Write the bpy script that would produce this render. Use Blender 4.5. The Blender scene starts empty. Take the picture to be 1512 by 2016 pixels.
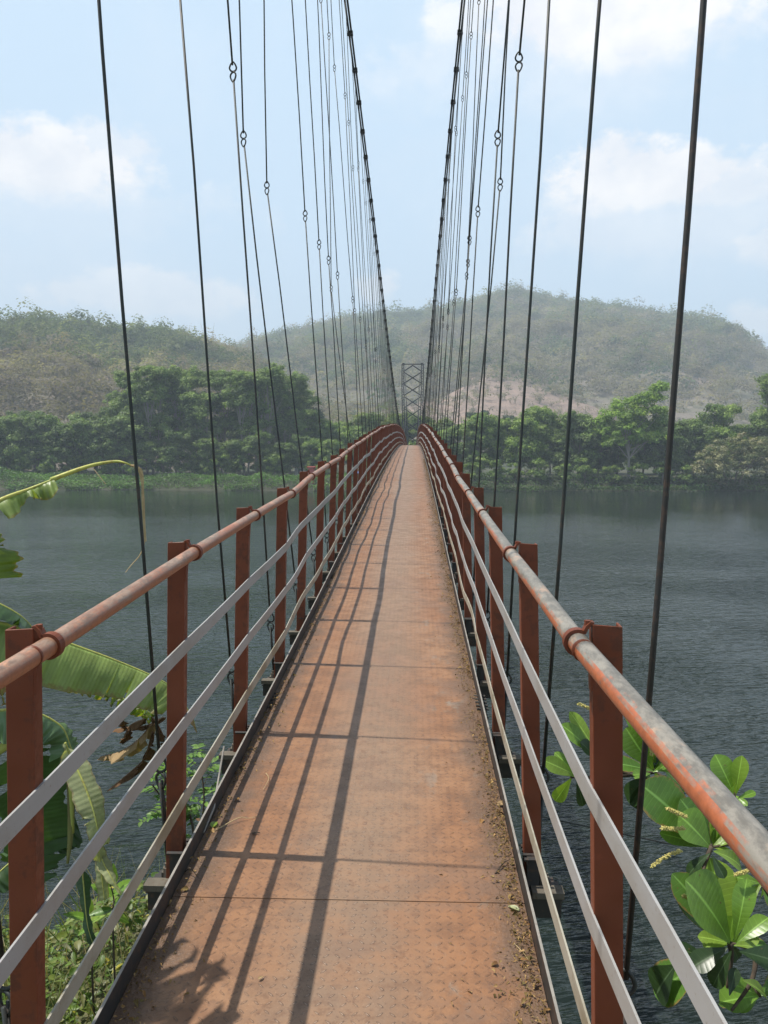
import bpy, math, random
import numpy as np
from mathutils import Vector, Matrix
random.seed(7); RNG = np.random.default_rng(7)
S = bpy.context.scene; COL = S.collection
R_ = math.radians

# ------------------------------------------------------------------ camera
EYE = 10.8                                   # eye above the river
PITCH, YAW, F = R_(5.115), R_(2.03), 1631.0  # F in photo pixels (1512x2016)
cd = bpy.data.cameras.new('camera'); cam = bpy.data.objects.new('camera', cd); COL.objects.link(cam)
cam.location = (0, 0, EYE); cam.rotation_euler = (R_(90) - PITCH, 0, YAW)
cd.sensor_fit = 'VERTICAL'; cd.sensor_height = 24; cd.lens = 24 * F / 2016
cd.clip_start = 0.05; cd.clip_end = 8000
S.camera = cam
S.render.resolution_x, S.render.resolution_y = 768, 1024

# ------------------------------------------------------------------ view / light
S.view_settings.view_transform = 'Standard'; S.view_settings.look = 'None'
S.view_settings.gamma = 1; S.view_settings.exposure = 0.36
SUN = Vector((-0.43, 0.03, 1.0)).normalized()
sl = bpy.data.lights.new('sun', 'SUN'); sl.energy = 5.0; sl.angle = R_(0.5); sl.color = (1, .95, .87)
so = bpy.data.objects.new('sun', sl); COL.objects.link(so)
so.rotation_euler = (-SUN).to_track_quat('-Z', 'Y').to_euler(); so.location = (-20, 5, 60)

# ------------------------------------------------------------------ node helper
class NT:
    def __init__(s, tree): s.t = tree; s.n = tree.nodes; s.l = tree.links
    def node(s, typ, **kw):
        n = s.n.new(typ)
        for k, v in kw.items(): setattr(n, k, v)
        return n
    def put(s, sock, v):
        if v is None: return
        if isinstance(v, bpy.types.NodeSocket): s.l.new(v, sock)
        else:
            try: sock.default_value = v
            except Exception: sock.default_value = tuple(v) + (1,)
    def m(s, op, a, b=None, c=None, clamp=False):
        n = s.node('ShaderNodeMath', operation=op, use_clamp=clamp)
        s.put(n.inputs[0], a); s.put(n.inputs[1], b); s.put(n.inputs[2], c)
        return n.outputs[0]
    def vm(s, op, a, b=None):
        n = s.node('ShaderNodeVectorMath', operation=op); s.put(n.inputs[0], a); s.put(n.inputs[1], b)
        return n.outputs['Value'] if op in ('DOT_PRODUCT', 'LENGTH') else n.outputs[0]
    def mix(s, f, a, b, blend='MIX'):
        n = s.node('ShaderNodeMix', data_type='RGBA', blend_type=blend)
        s.put(n.inputs[0], f); s.put(n.inputs[6], a); s.put(n.inputs[7], b); return n.outputs[2]
    def ramp(s, v, lo, hi, a=0., b=1.):
        n = s.node('ShaderNodeMapRange', interpolation_type='SMOOTHSTEP')
        s.put(n.inputs[0], v); s.put(n.inputs[1], lo); s.put(n.inputs[2], hi); s.put(n.inputs[3], a); s.put(n.inputs[4], b)
        return n.outputs[0]
    def noise(s, vec, scale, detail=3, rough=.5, sc=None):
        if sc: vec = s.vm('MULTIPLY', vec, sc)
        n = s.node('ShaderNodeTexNoise'); s.put(n.inputs['Vector'], vec)
        n.inputs['Scale'].default_value = scale; n.inputs['Detail'].default_value = detail; n.inputs['Roughness'].default_value = rough
        return n.outputs[0]
    def sep(s, v):
        n = s.node('ShaderNodeSeparateXYZ'); s.put(n.inputs[0], v); return n.outputs
    def comb(s, x, y, z):
        n = s.node('ShaderNodeCombineXYZ'); s.put(n.inputs[0], x); s.put(n.inputs[1], y); s.put(n.inputs[2], z); return n.outputs[0]
    def bump(s, h, strength=.3, dist=.01):
        n = s.node('ShaderNodeBump'); n.inputs['Strength'].default_value = strength; n.inputs['Distance'].default_value = dist
        s.put(n.inputs['Height'], h); return n.outputs[0]

def material(name):
    m = bpy.data.materials.new(name); m.use_nodes = True
    t = NT(m.node_tree); b = m.node_tree.nodes['Principled BSDF']
    g = t.node('ShaderNodeNewGeometry')
    return m, t, b, g

# ------------------------------------------------------------------ world: sky with a few cumulus
def world():
    w = bpy.data.worlds.new('World'); S.world = w; w.use_nodes = True
    t = NT(w.node_tree); w.node_tree.nodes.clear()
    sky = t.node('ShaderNodeTexSky', sky_type='NISHITA'); sky.sun_disc = False
    sky.sun_elevation = math.asin(SUN.z); sky.sun_rotation = math.atan2(SUN.x, SUN.y)
    sky.air_density = 1.0; sky.dust_density = 2.5; sky.ozone_density = 1.5; sky.altitude = 50
    co = t.node('ShaderNodeTexCoord').outputs['Generated']
    x, y, z = t.sep(co)
    az = t.m('ARCTAN2', x, y); el = t.m('ARCSINE', z)
    p = t.comb(az, t.m('MULTIPLY', el, 1.35), 0)
    n1 = t.noise(p, 7, 7, .56); n2 = t.noise(p, 26, 5, .6)
    nn = t.m('ADD', t.m('MULTIPLY', t.m('SUBTRACT', n1, .5), 2.0), t.m('MULTIPLY', t.m('SUBTRACT', n2, .5), 1.1))
    def azel(px, py):
        v = ray(px, py).normalized(); return math.atan2(v.x, v.y), math.asin(v.z)
    tot = None
    #  centre px, half width px, half height px, density
    for (px, py, wx, wy, k) in ((90, 345, 250, 95, .95), (215, 300, 110, 60, .7), (1300, 375, 235, 95, .95), (1420, 385, 180, 70, .7), (1240, 60, 380, 120, 1.), (900, 50, 90, 80, .75),
                                (1520, 495, 75, 60, .6), (330, 600, 260, 60, .55), (735, 575, 50, 45, .55), (120, 420, 340, 100, .25), (1330, 460, 320, 90, .42), (1500, 640, 60, 50, .5), (1150, 130, 430, 140, .35)):
        a, e = azel(px, py)
        dx = t.m('MULTIPLY', t.m('SUBTRACT', az, a), F / wx); dy = t.m('MULTIPLY', t.m('SUBTRACT', el, e), F / wy)
        r = t.m('SQRT', t.m('ADD', t.m('MULTIPLY', dx, dx), t.m('MULTIPLY', dy, dy)))
        top = t.m('ADD', t.m('SUBTRACT', 1.0, r), t.m('MULTIPLY', nn, 1.0))
        # crisp upper rim, soft foot
        soft = t.ramp(dy, -.9, .4, 1.1, .34)
        mk = t.m('MULTIPLY', t.m('DIVIDE', top, soft, clamp=True), k)
        mk = t.m('MULTIPLY', mk, t.ramp(dy, -1.2, .1, .35, 1.))
        tot = mk if tot is None else t.m('MAXIMUM', tot, mk)
    # thin high veil everywhere else (also outside the photo)
    veil = t.m('MULTIPLY', t.ramp(t.noise(p, 2.2, 6, .6), .45, .75), .35)
    tot = t.m('MAXIMUM', tot, veil)
    tot = t.m('MULTIPLY', tot, t.ramp(el, -.02, .02))
    shade = t.ramp(t.noise(p, 13, 5, .55), .3, .75)
    ccol = t.mix(shade, (.80, .82, .87), (1., .975, .96))
    b1 = t.node('ShaderNodeBackground'); t.put(b1.inputs[0], sky.outputs[0]); b1.inputs[1].default_value = 0.055
    # pale haze layer of the lower atmosphere
    bh = t.node('ShaderNodeBackground'); bh.inputs[0].default_value = (.60, .765, .93, 1); bh.inputs[1].default_value = 1.0
    ms0 = t.node('ShaderNodeMixShader'); t.put(ms0.inputs[0], t.ramp(el, .46, .95, .86, .05)); t.l.new(b1.outputs[0], ms0.inputs[1]); t.l.new(bh.outputs[0], ms0.inputs[2])
    b2 = t.node('ShaderNodeBackground'); t.put(b2.inputs[0], ccol); b2.inputs[1].default_value = .95
    ms = t.node('ShaderNodeMixShader'); t.put(ms.inputs[0], tot); t.l.new(ms0.outputs[0], ms.inputs[1]); t.l.new(b2.outputs[0], ms.inputs[2])
    o = t.node('ShaderNodeOutputWorld'); t.l.new(ms.outputs[0], o.inputs[0])

CR = Matrix.Rotation(YAW, 3, 'Z') @ Matrix.Rotation(R_(90) - PITCH, 3, 'X')
def ray(px, py):
    return CR @ Vector((px - 756, 1008 - py, -F))
def at(px, py, d):
    """world point seen at photo pixel (px,py) at forward distance d (metres along +Y)"""
    v = ray(px, py); v = v * (d / v.y); return Vector((v.x, v.y, v.z + EYE))
world()

# ------------------------------------------------------------------ mesh helpers
class MB:
    def __init__(s): s.v = []; s.f = []; s.mi = []; s.cur = 0
    def add(s, vs, fs):
        o = len(s.v); s.v += [tuple(v) for v in vs]; s.f += [tuple(i + o for i in f) for f in fs]; s.mi += [s.cur] * len(fs)
    def box(s, x0, x1, y0, y1, z0, z1):
        s.add([(x0,y0,z0),(x1,y0,z0),(x1,y1,z0),(x0,y1,z0),(x0,y0,z1),(x1,y0,z1),(x1,y1,z1),(x0,y1,z1)],
              [(0,3,2,1),(4,5,6,7),(0,1,5,4),(1,2,6,5),(2,3,7,6),(3,0,4,7)])
    def prism(s, prof, path, cap=True, up=(0,0,1)):
        """sweep closed 2D profile (side, up) along path"""
        n = len(prof); P = [Vector(p) for p in path]; vs = []
        for i, p in enumerate(P):
            t = (P[min(i+1, len(P)-1)] - P[max(i-1, 0)]).normalized()
            sd = t.cross(Vector(up)).normalized(); u = sd.cross(t)
            vs += [p + sd * a + u * b for a, b in prof]
        fs = []
        for i in range(len(P) - 1):
            for k in range(n):
                a = i*n + k; b = i*n + (k+1) % n; fs.append((a, b, b+n, a+n))
        if cap: fs += [tuple(range(n))[::-1], tuple(range((len(P)-1)*n, len(P)*n))]
        s.add(vs, fs)
    def tube(s, path, r, n=8, cap=True):
        P = [Vector(p) for p in path]; m = len(P)
        rr = r if isinstance(r, (list, tuple)) else [r] * m
        T = [(P[min(i+1, m-1)] - P[max(i-1, 0)]).normalized() for i in range(m)]
        u = T[0].orthogonal().normalized(); vs = []
        for i in range(m):
            u = (u - T[i] * u.dot(T[i]))
            if u.length < 1e-6: u = T[i].orthogonal()
            u.normalize(); w = T[i].cross(u)
            vs += [P[i] + (u * math.cos(2*math.pi*k/n) + w * math.sin(2*math.pi*k/n)) * rr[i] for k in range(n)]
        fs = [(i*n+k, i*n+(k+1) % n, (i+1)*n+(k+1) % n, (i+1)*n+k) for i in range(m-1) for k in range(n)]
        if cap: fs += [tuple(range(n))[::-1], tuple(range((m-1)*n, m*n))]
        s.add(vs, fs)
    def ring(s, c, R, r, ax, up, N=14, n=6, tear=0.):
        """closed loop of bar; ax = normal of the loop plane; tear pulls it into a drop towards +up"""
        ax = Vector(ax).normalized(); up = Vector(up).normalized(); sd = ax.cross(up).normalized(); up = sd.cross(ax)
        vs = []; c = Vector(c)
        for i in range(N):
            a = 2*math.pi*i/N; k = 1 + tear * max(0, math.sin(a))**3
            rad = sd * math.cos(a) + up * math.sin(a) * k; dr = (sd*math.cos(a) + up*math.sin(a))
            for j in range(n):
                b = 2*math.pi*j/n; vs.append(c + rad * R + (dr * math.cos(b) + ax * math.sin(b)) * r)
        s.add(vs, [(i*n+j, i*n+(j+1) % n, ((i+1) % N)*n+(j+1) % n, ((i+1) % N)*n+j) for i in range(N) for j in range(n)])
    def build(s, name, mats, parent=None, smooth=False, origin=None, bevel=0):
        me = bpy.data.meshes.new(name); o = bpy.data.objects.new(name, me)
        org = Vector(origin) if origin is not None else Vector((0,0,0))
        me.from_pydata([(v[0]-org.x, v[1]-org.y, v[2]-org.z) for v in s.v], [], s.f)
        if not isinstance(mats, (list, tuple)): mats = [mats]
        for m in mats: me.materials.append(m)
        if len(mats) > 1: me.polygons.foreach_set('material_index', s.mi)
        if smooth: me.shade_smooth()
        me.update(); COL.objects.link(o); o.location = org
        if bevel:
            b = o.modifiers.new('bevel', 'BEVEL'); b.width = bevel; b.segments = 1; b.limit_method = 'ANGLE'
        if parent is not None: attach(o, parent)
        return o
WL = {}
def wloc(o):
    l = Vector(o.location)
    while o.parent: o = o.parent; l = l + Vector(o.location)
    return l
def attach(o, parent):
    o.location = Vector(o.location) - wloc(parent); o.parent = parent
def empty(name, loc, label, cat, group=None):
    o = bpy.data.objects.new(name, None); o.empty_display_size = .2; COL.objects.link(o); o.location = loc
    return tag(o, label, cat, group)
def tag(o, label=None, cat=None, group=None, kind=None):
    if label: o['label'] = label
    if cat: o['category'] = cat
    if group: o['group'] = group
    if kind: o['kind'] = kind
    return o
def np_mesh(name, V, Fq, mat, col=None, parent=None, uv=None, smooth=False):
    me = bpy.data.meshes.new(name); n = len(V); m = len(Fq); k = Fq.shape[1]
    me.vertices.add(n); me.vertices.foreach_set('co', V.astype(np.float32).ravel())
    me.loops.add(m*k); me.loops.foreach_set('vertex_index', Fq.astype(np.int32).ravel())
    me.polygons.add(m); me.polygons.foreach_set('loop_start', (np.arange(m)*k).astype(np.int32))
    me.update(calc_edges=True)
    if col is not None:
        a = me.attributes.new('tint', 'FLOAT_COLOR', 'POINT'); c4 = np.ones((n, 4), np.float32); c4[:, :3] = col; a.data.foreach_set('color', c4.ravel())
    me.materials.append(mat)
    if smooth: me.shade_smooth()
    o = bpy.data.objects.new(name, me); COL.objects.link(o)
    if parent is not None: attach(o, parent)
    return o
def copy_tree(o, parent=None):
    c = o.copy(); COL.objects.link(c); c.parent = parent
    for ch in list(o.children): copy_tree(ch, c)
    return c
def interp(d, T):
    return float(np.interp(d, [t[0] for t in T], [t[1] for t in T]))
def spline(T):
    xs = np.array([t[0] for t in T], float); ys = np.array([t[1] for t in T], float); n = len(xs); h = np.diff(xs)
    A = np.eye(n); r = np.zeros(n)
    for i in range(1, n-1):
        A[i, i-1] = h[i-1]; A[i, i] = 2*(h[i-1]+h[i]); A[i, i+1] = h[i]; r[i] = 6*((ys[i+1]-ys[i])/h[i]-(ys[i]-ys[i-1])/h[i-1])
    M = np.linalg.solve(A, r)
    def f(x):
        x = min(max(x, xs[0]), xs[-1]); i = min(max(int(np.searchsorted(xs, x))-1, 0), n-2); a = xs[i+1]-x; b = x-xs[i]
        return float(M[i]*a**3/(6*h[i])+M[i+1]*b**3/(6*h[i])+(ys[i]/h[i]-M[i]*h[i]/6)*a+(ys[i+1]/h[i]-M[i+1]*h[i]/6)*b)
    return f

# ------------------------------------------------------------------ materials
def mat_deck():
    m, t, b, g = material('deck_plate_paint'); P = g.outputs['Position']
    x, y, z = t.sep(P)
    xc = t.m('ABSOLUTE', t.m('ADD', x, .2087))
    # checker-plate lugs
    pit = 1/.033
    u = t.m('MULTIPLY', x, pit); v = t.m('MULTIPLY', y, pit)
    par = t.m('MODULO', t.m('ADD', t.m('ADD', t.m('FLOOR', u), t.m('FLOOR', v)), 4000), 2)
    fu = t.m('SUBTRACT', t.m('FRACT', u), .5); fv = t.m('SUBTRACT', t.m('FRACT', v), .5)
    s1 = t.m('ADD', fu, fv); s2 = t.m('SUBTRACT', fu, fv)
    def lerp(f, a, b_): return t.m('ADD', a, t.m('MULTIPLY', f, t.m('SUBTRACT', b_, a)))
    a = lerp(par, s1, s2); c = lerp(par, s2, s1)
    e = t.m('ADD', t.m('POWER', t.m('ABSOLUTE', t.m('DIVIDE', a, .40)), 2), t.m('POWER', t.m('ABSOLUTE', t.m('DIVIDE', c, .105)), 2))
    lug = t.m('MULTIPLY', t.ramp(e, .4, 1., 1., 0.), t.ramp(t.noise(P, 45, 2, .5), .30, .52, .25, 1.))
    rim = t.m('MULTIPLY', t.ramp(e, .7, 1.2, 0., 1.), t.ramp(e, 1.2, 2.2, 1., 0.))
    big = t.noise(P, 1.7, 5, .55, (1, .45, 1)); mid = t.noise(P, 9, 5, .6); fine = t.noise(P, 70, 4, .65); vf = t.noise(P, 260, 2, .6)
    base = t.mix(t.ramp(big, .35, .68), (.238, .108, .045), (.272, .142, .068))
    base = t.mix(t.ramp(mid, .38, .68, 0, .8), base, (.15, .070, .032))
    # centre worn by feet: greyish, polished
    wander = t.m('MULTIPLY', t.m('SUBTRACT', t.noise(P, .8, 3, .5, (0, 1, 0)), .5), .28)
    cw = t.ramp(t.m('ABSOLUTE', t.m('ADD', t.m('ADD', x, .19), wander)), .05, .36, 1., 0.)
    cw = t.m('MULTIPLY', cw, t.ramp(mid, .25, .6, .55, 1.))
    base = t.mix(t.m('MULTIPLY', cw, .58), base, (.200, .148, .103))
    # bare grey scuffs, mostly near the right side
    scuff = t.m('MULTIPLY', t.ramp(t.noise(P, 5.5, 6, .7, (1, .6, 1)), .56, .66), t.m('ADD', t.m('MULTIPLY', t.ramp(x, -.1, .25), .75), .12))
    base = t.mix(scuff, base, (.20, .17, .135))
    # soil along both edges
    dn = t.m('MULTIPLY', t.m('SUBTRACT', t.noise(P, 6, 5, .65), .5), .30)
    dirt = t.ramp(t.m('ADD', xc, dn), .385, .525, 0, .94)
    base = t.mix(dirt, base, t.mix(fine, (.06, .036, .022), (.16, .095, .055)))
    # pale scratches & dark specks
    sp = t.ramp(vf, .66, .74); base = t.mix(t.m('MULTIPLY', sp, .5), base, (.55, .36, .22)); gr = t.ramp(t.noise(P, 24, 6, .78), .50, .66, 0, .6); base = t.mix(gr, base, (.13, .065, .034)); pz = t.ramp(t.noise(P, 3.1, 6, .7), .54, .62, 0, .45); base = t.mix(pz, base, (.165, .098, .062))
    sd = t.ramp(fine, .58, .72, 0, .7); base = t.mix(sd, base, (.10, .05, .03))
    base = t.mix(t.m('MULTIPLY', t.m('MULTIPLY', rim, t.ramp(mid, .32, .6, .25, .85)), 1.), base, (.09, .055, .035))
    base = t.mix(t.m('MULTIPLY', t.m('MULTIPLY', lug, cw), .3), base, (.50, .38, .30))
    t.put(b.inputs['Base Color'], base)
    t.put(b.inputs['Roughness'], t.ramp(mid, .3, .7, .42, .62)); b.inputs['Specular IOR Level'].default_value = .55
    h = t.m('ADD', t.m('MULTIPLY', lug, t.ramp(dirt, 0, .7, 1., .15)), t.m('MULTIPLY', fine, t.m('ADD', .25, t.m('MULTIPLY', dirt, 1.6))))
    n = t.bump(h, 1., .0030)
    t.put(b.inputs['Normal'], n)
    return m
def mat_paint(name, c1, c2, rust=(.07, .03, .018), amt=.35, rough=.45, sc=6):
    m, t, b, g = material(name); P = g.outputs['Position']; b.inputs['Specular IOR Level'].default_value = .32
    Ps = t.vm('MULTIPLY', P, (1, 1, .22))
    n = t.noise(P, sc, 5, .6); n2 = t.noise(P, sc*8, 4, .65)
    c = t.mix(t.ramp(n, .35, .65), c1, c2)
    c = t.mix(t.m('MULTIPLY', t.ramp(t.m('ADD', t.m('MULTIPLY', n2, .5), t.m('MULTIPLY', t.noise(Ps, sc*2.3, 5, .7), .5)), .52, .60), amt), c, rust)
    c = t.mix(t.ramp(n2, .62, .8, 0, .35), c, tuple(min(1, k*1.7) for k in c2))
    t.put(b.inputs['Base Color'], c); t.put(b.inputs['Roughness'], t.ramp(n2, .3, .7, rough-.07, rough+.2))
    t.put(b.inputs['Normal'], t.bump(n2, .25, .0015)); return m
def mat_pipe(name, paint, worn, side, lo, hi):
    """painted pipe, paint rubbed off by hands on the side given"""
    m, t, b, g = material(name); P = g.outputs['Position']
    n = t.noise(P, 9, 6, .7, (1, .35, 1)); n2 = t.noise(P, 60, 4, .7)
    d = t.vm('DOT_PRODUCT', g.outputs['True Normal'], side)
    k = t.m('ADD', d, t.m('ADD', t.m('MULTIPLY', t.m('SUBTRACT', n, .5), 3.6), t.m('MULTIPLY', t.m('SUBTRACT', n2, .5), .7)))
    w = t.ramp(k, lo, hi)
    pc = t.mix(t.ramp(n2, .3, .7), paint, tuple(c*.72 for c in paint))
    wc = t.mix(t.ramp(t.noise(P, 34, 6, .75, (1, .4, 1)), .38, .62), worn, tuple(c*.5 for c in worn)); wc = t.mix(t.ramp(t.noise(P, 13, 6, .75, (1, .5, 1)), .52, .66, 0, .7), wc, tuple(min(1, c*q) for c, q in zip(worn, (1.75, 1.25, 1.0))))
    c = t.mix(w, pc, wc); c = t.mix(t.ramp(n2, .66, .74, 0, .6), c, (.12, .07, .05))
    t.put(b.inputs['Base Color'], c); b.inputs['Roughness'].default_value = .42
    t.put(b.inputs['Normal'], t.bump(t.m('ADD', n2, t.m('MULTIPLY', w, -.6)), .3, .001)); return m
def mat_steel(name, c, rust=.3, rough=.5, metal=.0):
    m, t, b, g = material(name); P = g.outputs['Position']
    n = t.noise(P, 40, 5, .7); n1 = t.noise(P, 5, 4, .6)
    k = t.mix(t.m('MULTIPLY', t.ramp(t.m('ADD', t.m('MULTIPLY', n, .5), t.m('MULTIPLY', n1, .5)), .5, .6), rust), c, (.11, .055, .03))
    k = t.mix(t.ramp(n, .6, .8, 0, .4), k, tuple(min(1, x*2.4) for x in c))
    t.put(b.inputs['Base Color'], k); b.inputs['Roughness'].default_value = rough; b.inputs['Metallic'].default_value = metal
    t.put(b.inputs['Normal'], t.bump(n, .3, .001)); return m
def mat_bar(name, c, dirty, amt):
    m, t, b, g = material(name); P = g.outputs['Position']
    n = t.noise(P, 7, 6, .65, (1, .5, 1)); n2 = t.noise(P, 80, 4, .65)
    k = t.mix(t.ramp(n, .42, .68, 0, amt), c, dirty)
    k = t.mix(t.m('MULTIPLY', t.ramp(n2, .6, .72), .5), k, (.16, .11, .07))
    t.put(b.inputs['Base Color'], k); b.inputs['Roughness'].default_value = .45
    t.put(b.inputs['Normal'], t.bump(n2, .2, .001)); return m
def mat_leaf(name, mult=(1, 1, 1), trans=.35, rough=.5, var=.25, vs=3., attr=True, base=(.06, .12, .02), spec=.4):
    m, t, b, g = material(name); P = g.outputs['Position']
    if attr:
        a = t.node('ShaderNodeAttribute'); a.attribute_name = 'tint'; c = t.mix(1., a.outputs['Color'], mult, 'MULTIPLY')
    else: c = base
    n = t.noise(P, vs, 4, .6)
    c = t.mix(t.ramp(n, .3, .7), t.mix(var, c, (0, 0, 0)), t.mix(var*.5, c, (.6, .6, .2)))
    t.put(b.inputs['Base Color'], c); b.inputs['Roughness'].default_value = rough; b.inputs['Specular IOR Level'].default_value = spec
    tr = t.node('ShaderNodeBsdfTranslucent'); t.put(tr.inputs[0], t.mix(1., c, (1.5, 1.6, .7), 'MULTIPLY'))
    ms = t.node('ShaderNodeMixShader'); ms.inputs[0].default_value = trans
    t.l.new(b.outputs[0], ms.inputs[1]); t.l.new(tr.outputs[0], ms.inputs[2])
    t.l.new(ms.outputs[0], m.node_tree.nodes['Material Output'].inputs[0])
    return m
def mat_bark(name, c1, c2):
    m, t, b, g = material(name); P = g.outputs['Position']
    n = t.noise(P, 3, 6, .7, (1, 1, .25)); t.put(b.inputs['Base Color'], t.mix(n, c1, c2)); b.inputs['Roughness'].default_value = .9
    t.put(b.inputs['Normal'], t.bump(n, .6, .03)); return m
def mat_water():
    m, t, b, g = material('river_water'); P = g.outputs['Position']
    b.inputs['Base Color'].default_value = (.010, .016, .013, 1); b.inputs['IOR'].default_value = 1.33
    w0 = t.noise(P, .045, 3, .5, (1, 1.6, 1))
    rot = t.node('ShaderNodeMapping'); rot.inputs['Rotation'].default_value = (0, 0, R_(-14)); t.put(rot.inputs[0], P)
    Q = rot.outputs[0]
    a = t.noise(Q, 2.3, 2.5, .5, (.5, 1.5, 1)); c = t.noise(Q, 6., 2, .5, (.6, 1.6, 1)); e = t.noise(Q, .75, 2, .5, (.55, 1.6, 1))
    calm = t.ramp(w0, .38, .62, .45, 1.)
    # lee of the far bank lies calmer
    y = t.sep(P)[1]; lee = t.ramp(t.m('ADD', y, t.m('MULTIPLY', w0, 30)), 88, 145, 1., .13)
    h = t.m('MULTIPLY', t.m('ADD', t.m('ADD', t.m('MULTIPLY', a, 1.), t.m('MULTIPLY', c, .22)), t.m('MULTIPLY', e, 1.15)), t.m('MULTIPLY', calm, lee))
    t.put(b.inputs['Normal'], t.bump(h, 1., .22)); b.inputs['Roughness'].default_value = .05
    return m
def mat_ground(name, c1, c2, c3, sc=.15, bd=.3):
    m, t, b, g = material(name); P = g.outputs['Position']
    n = t.noise(P, sc, 6, .65); n2 = t.noise(P, sc*9, 5, .7)
    c = t.mix(t.ramp(n, .35, .6), c1, c2); c = t.mix(t.ramp(n2, .5, .7), c, c3)
    t.put(b.inputs['Base Color'], c); b.inputs['Roughness'].default_value = .95; t.put(b.inputs['Normal'], t.bump(n2, .6, bd)); return m

M = dict(
    deck=mat_deck(),
    post=mat_paint('rust_red_paint', (.135, .033, .013), (.165, .045, .020), amt=.6, rough=.5, sc=4),
    rail_l=mat_pipe('salmon_rail_paint', (.35, .125, .058), (.32, .215, .15), (.2, 0, .98), .35, 1.3),
    rail_r=mat_pipe('worn_rail_paint', (.40, .12, .05), (.235, .215, .18), (.78, 0, .62), -.75, -.25),
    bar=mat_bar('grey_bar_paint', (.31, .31, .305), (.22, .20, .165), .5),
    bar_low=mat_bar('stained_bar_paint', (.33, .31, .25), (.19, .16, .10), .9),
    black=mat_steel('black_steel', (.018, .020, .020), .35, .5),
    kerb=mat_steel('kerb_steel', (.022, .021, .020), .45, .55),
    cable=mat_steel('wire_rope', (.016, .022, .020), .25, .6),
    rodr=mat_steel('rusty_rod', (.020, .019, .017), .35, .6),
    beam=mat_steel('beam_steel', (.030, .028, .026), .5, .7),
    block=mat_paint('weathered_wood', (.09, .078, .06), (.13, .115, .09), amt=.4, rough=.8, sc=14),
    tower=mat_steel('tower_steel', (.010, .011, .012), .1, .6),
    edge=mat_paint('pale_edge', (.20, .19, .17), (.27, .25, .22), amt=.3, rough=.5, sc=9),
)

# ================================================================== BRIDGE
ZD = spline([(-3, -1.58), (0, -1.53), (4, -1.45), (9, -1.27), (15, -1.02), (22, -.80), (36, -.53), (45, -.46), (52, -.47), (60, -.54), (70, -.76), (85, -1.34), (100, -1.95), (120, -2.6), (145, -3.0), (172, -3.15)])
def zd(d): return ZD(d) + EYE
CX = -.2087; SP = 1.133; D0 = {-1: 1.665, 1: 1.693}; NP = 148
WT = [(0, 1.85), (2.8, 1.65), (8.5, 1.42), (14, 1.28), (19.8, 1.165), (33.4, 1.015), (50, .93), (85, .86)]
_w = spline(WT)
def cable_w(d): return _w(d if d <= 85 else 170 - d)
def cable_z(d): return EYE + .35 + .0019 * (d - 85)**2 + (max(0, 14 - min(d, 170-d))**2) * .0035
bridge = empty('suspension_bridge', (CX, -2, zd(-2)), 'long narrow rust red footbridge hung from steel ropes across the river', 'bridge')

# deck plates
def deck():
    L = 3.1; k = 0; d = 2.54 - 2*L
    while d < 168:
        mb = MB(); n = 6; e = .0009; dz = random.uniform(-.0015, .0015)
        ys = [d + e + (L - 2*e)*i/n for i in range(n+1)]
        sag = [.0025*math.sin(math.pi*i/n*2 + k) for i in range(n+1)]
        mb.prism([(-.568, -.006), (.568, -.006), (.568, 0), (-.568, 0)], [(CX, y, zd(y)+dz+s_) for y, s_ in zip(ys, sag)])
        mb.build('deck_plate', M['deck'], bridge)
        d += L; k += 1
deck()
def sweep_y(name, off, prof, mat, step=.6, d0=-3, d1=168, zoff=0, parent=bridge):
    mb = MB(); n = int((d1-d0)/step)
    mb.prism(prof, [(CX+off, d0+(d1-d0)*i/n, zd(d0+(d1-d0)*i/n)+zoff) for i in range(n+1)]); return mb.build(name, mat, parent)
for sd in (-1, 1):
    # kerb: L-angle, upstand black with a rubbed pale top edge
    o = sweep_y('kerb', sd*.5735, [(-.0035, -.09), (.0035, -.09), (.0035, .062), (-.0035, .062)], M['kerb'])
    e = sweep_y('kerb_edge', sd*.5735, [(-.0037, .0623), (.0037, .0623), (.0037, .065), (-.0037, .065)], M['edge'], parent=o)
    sweep_y('stringer', sd*.50, [(-.05, -.012), (.06, -.012), (.06, -.022), (.0, -.022), (.0, -.112), (.06, -.112), (.06, -.122), (-.05, -.122)][::1], M['black'], zoff=-.004)

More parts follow.
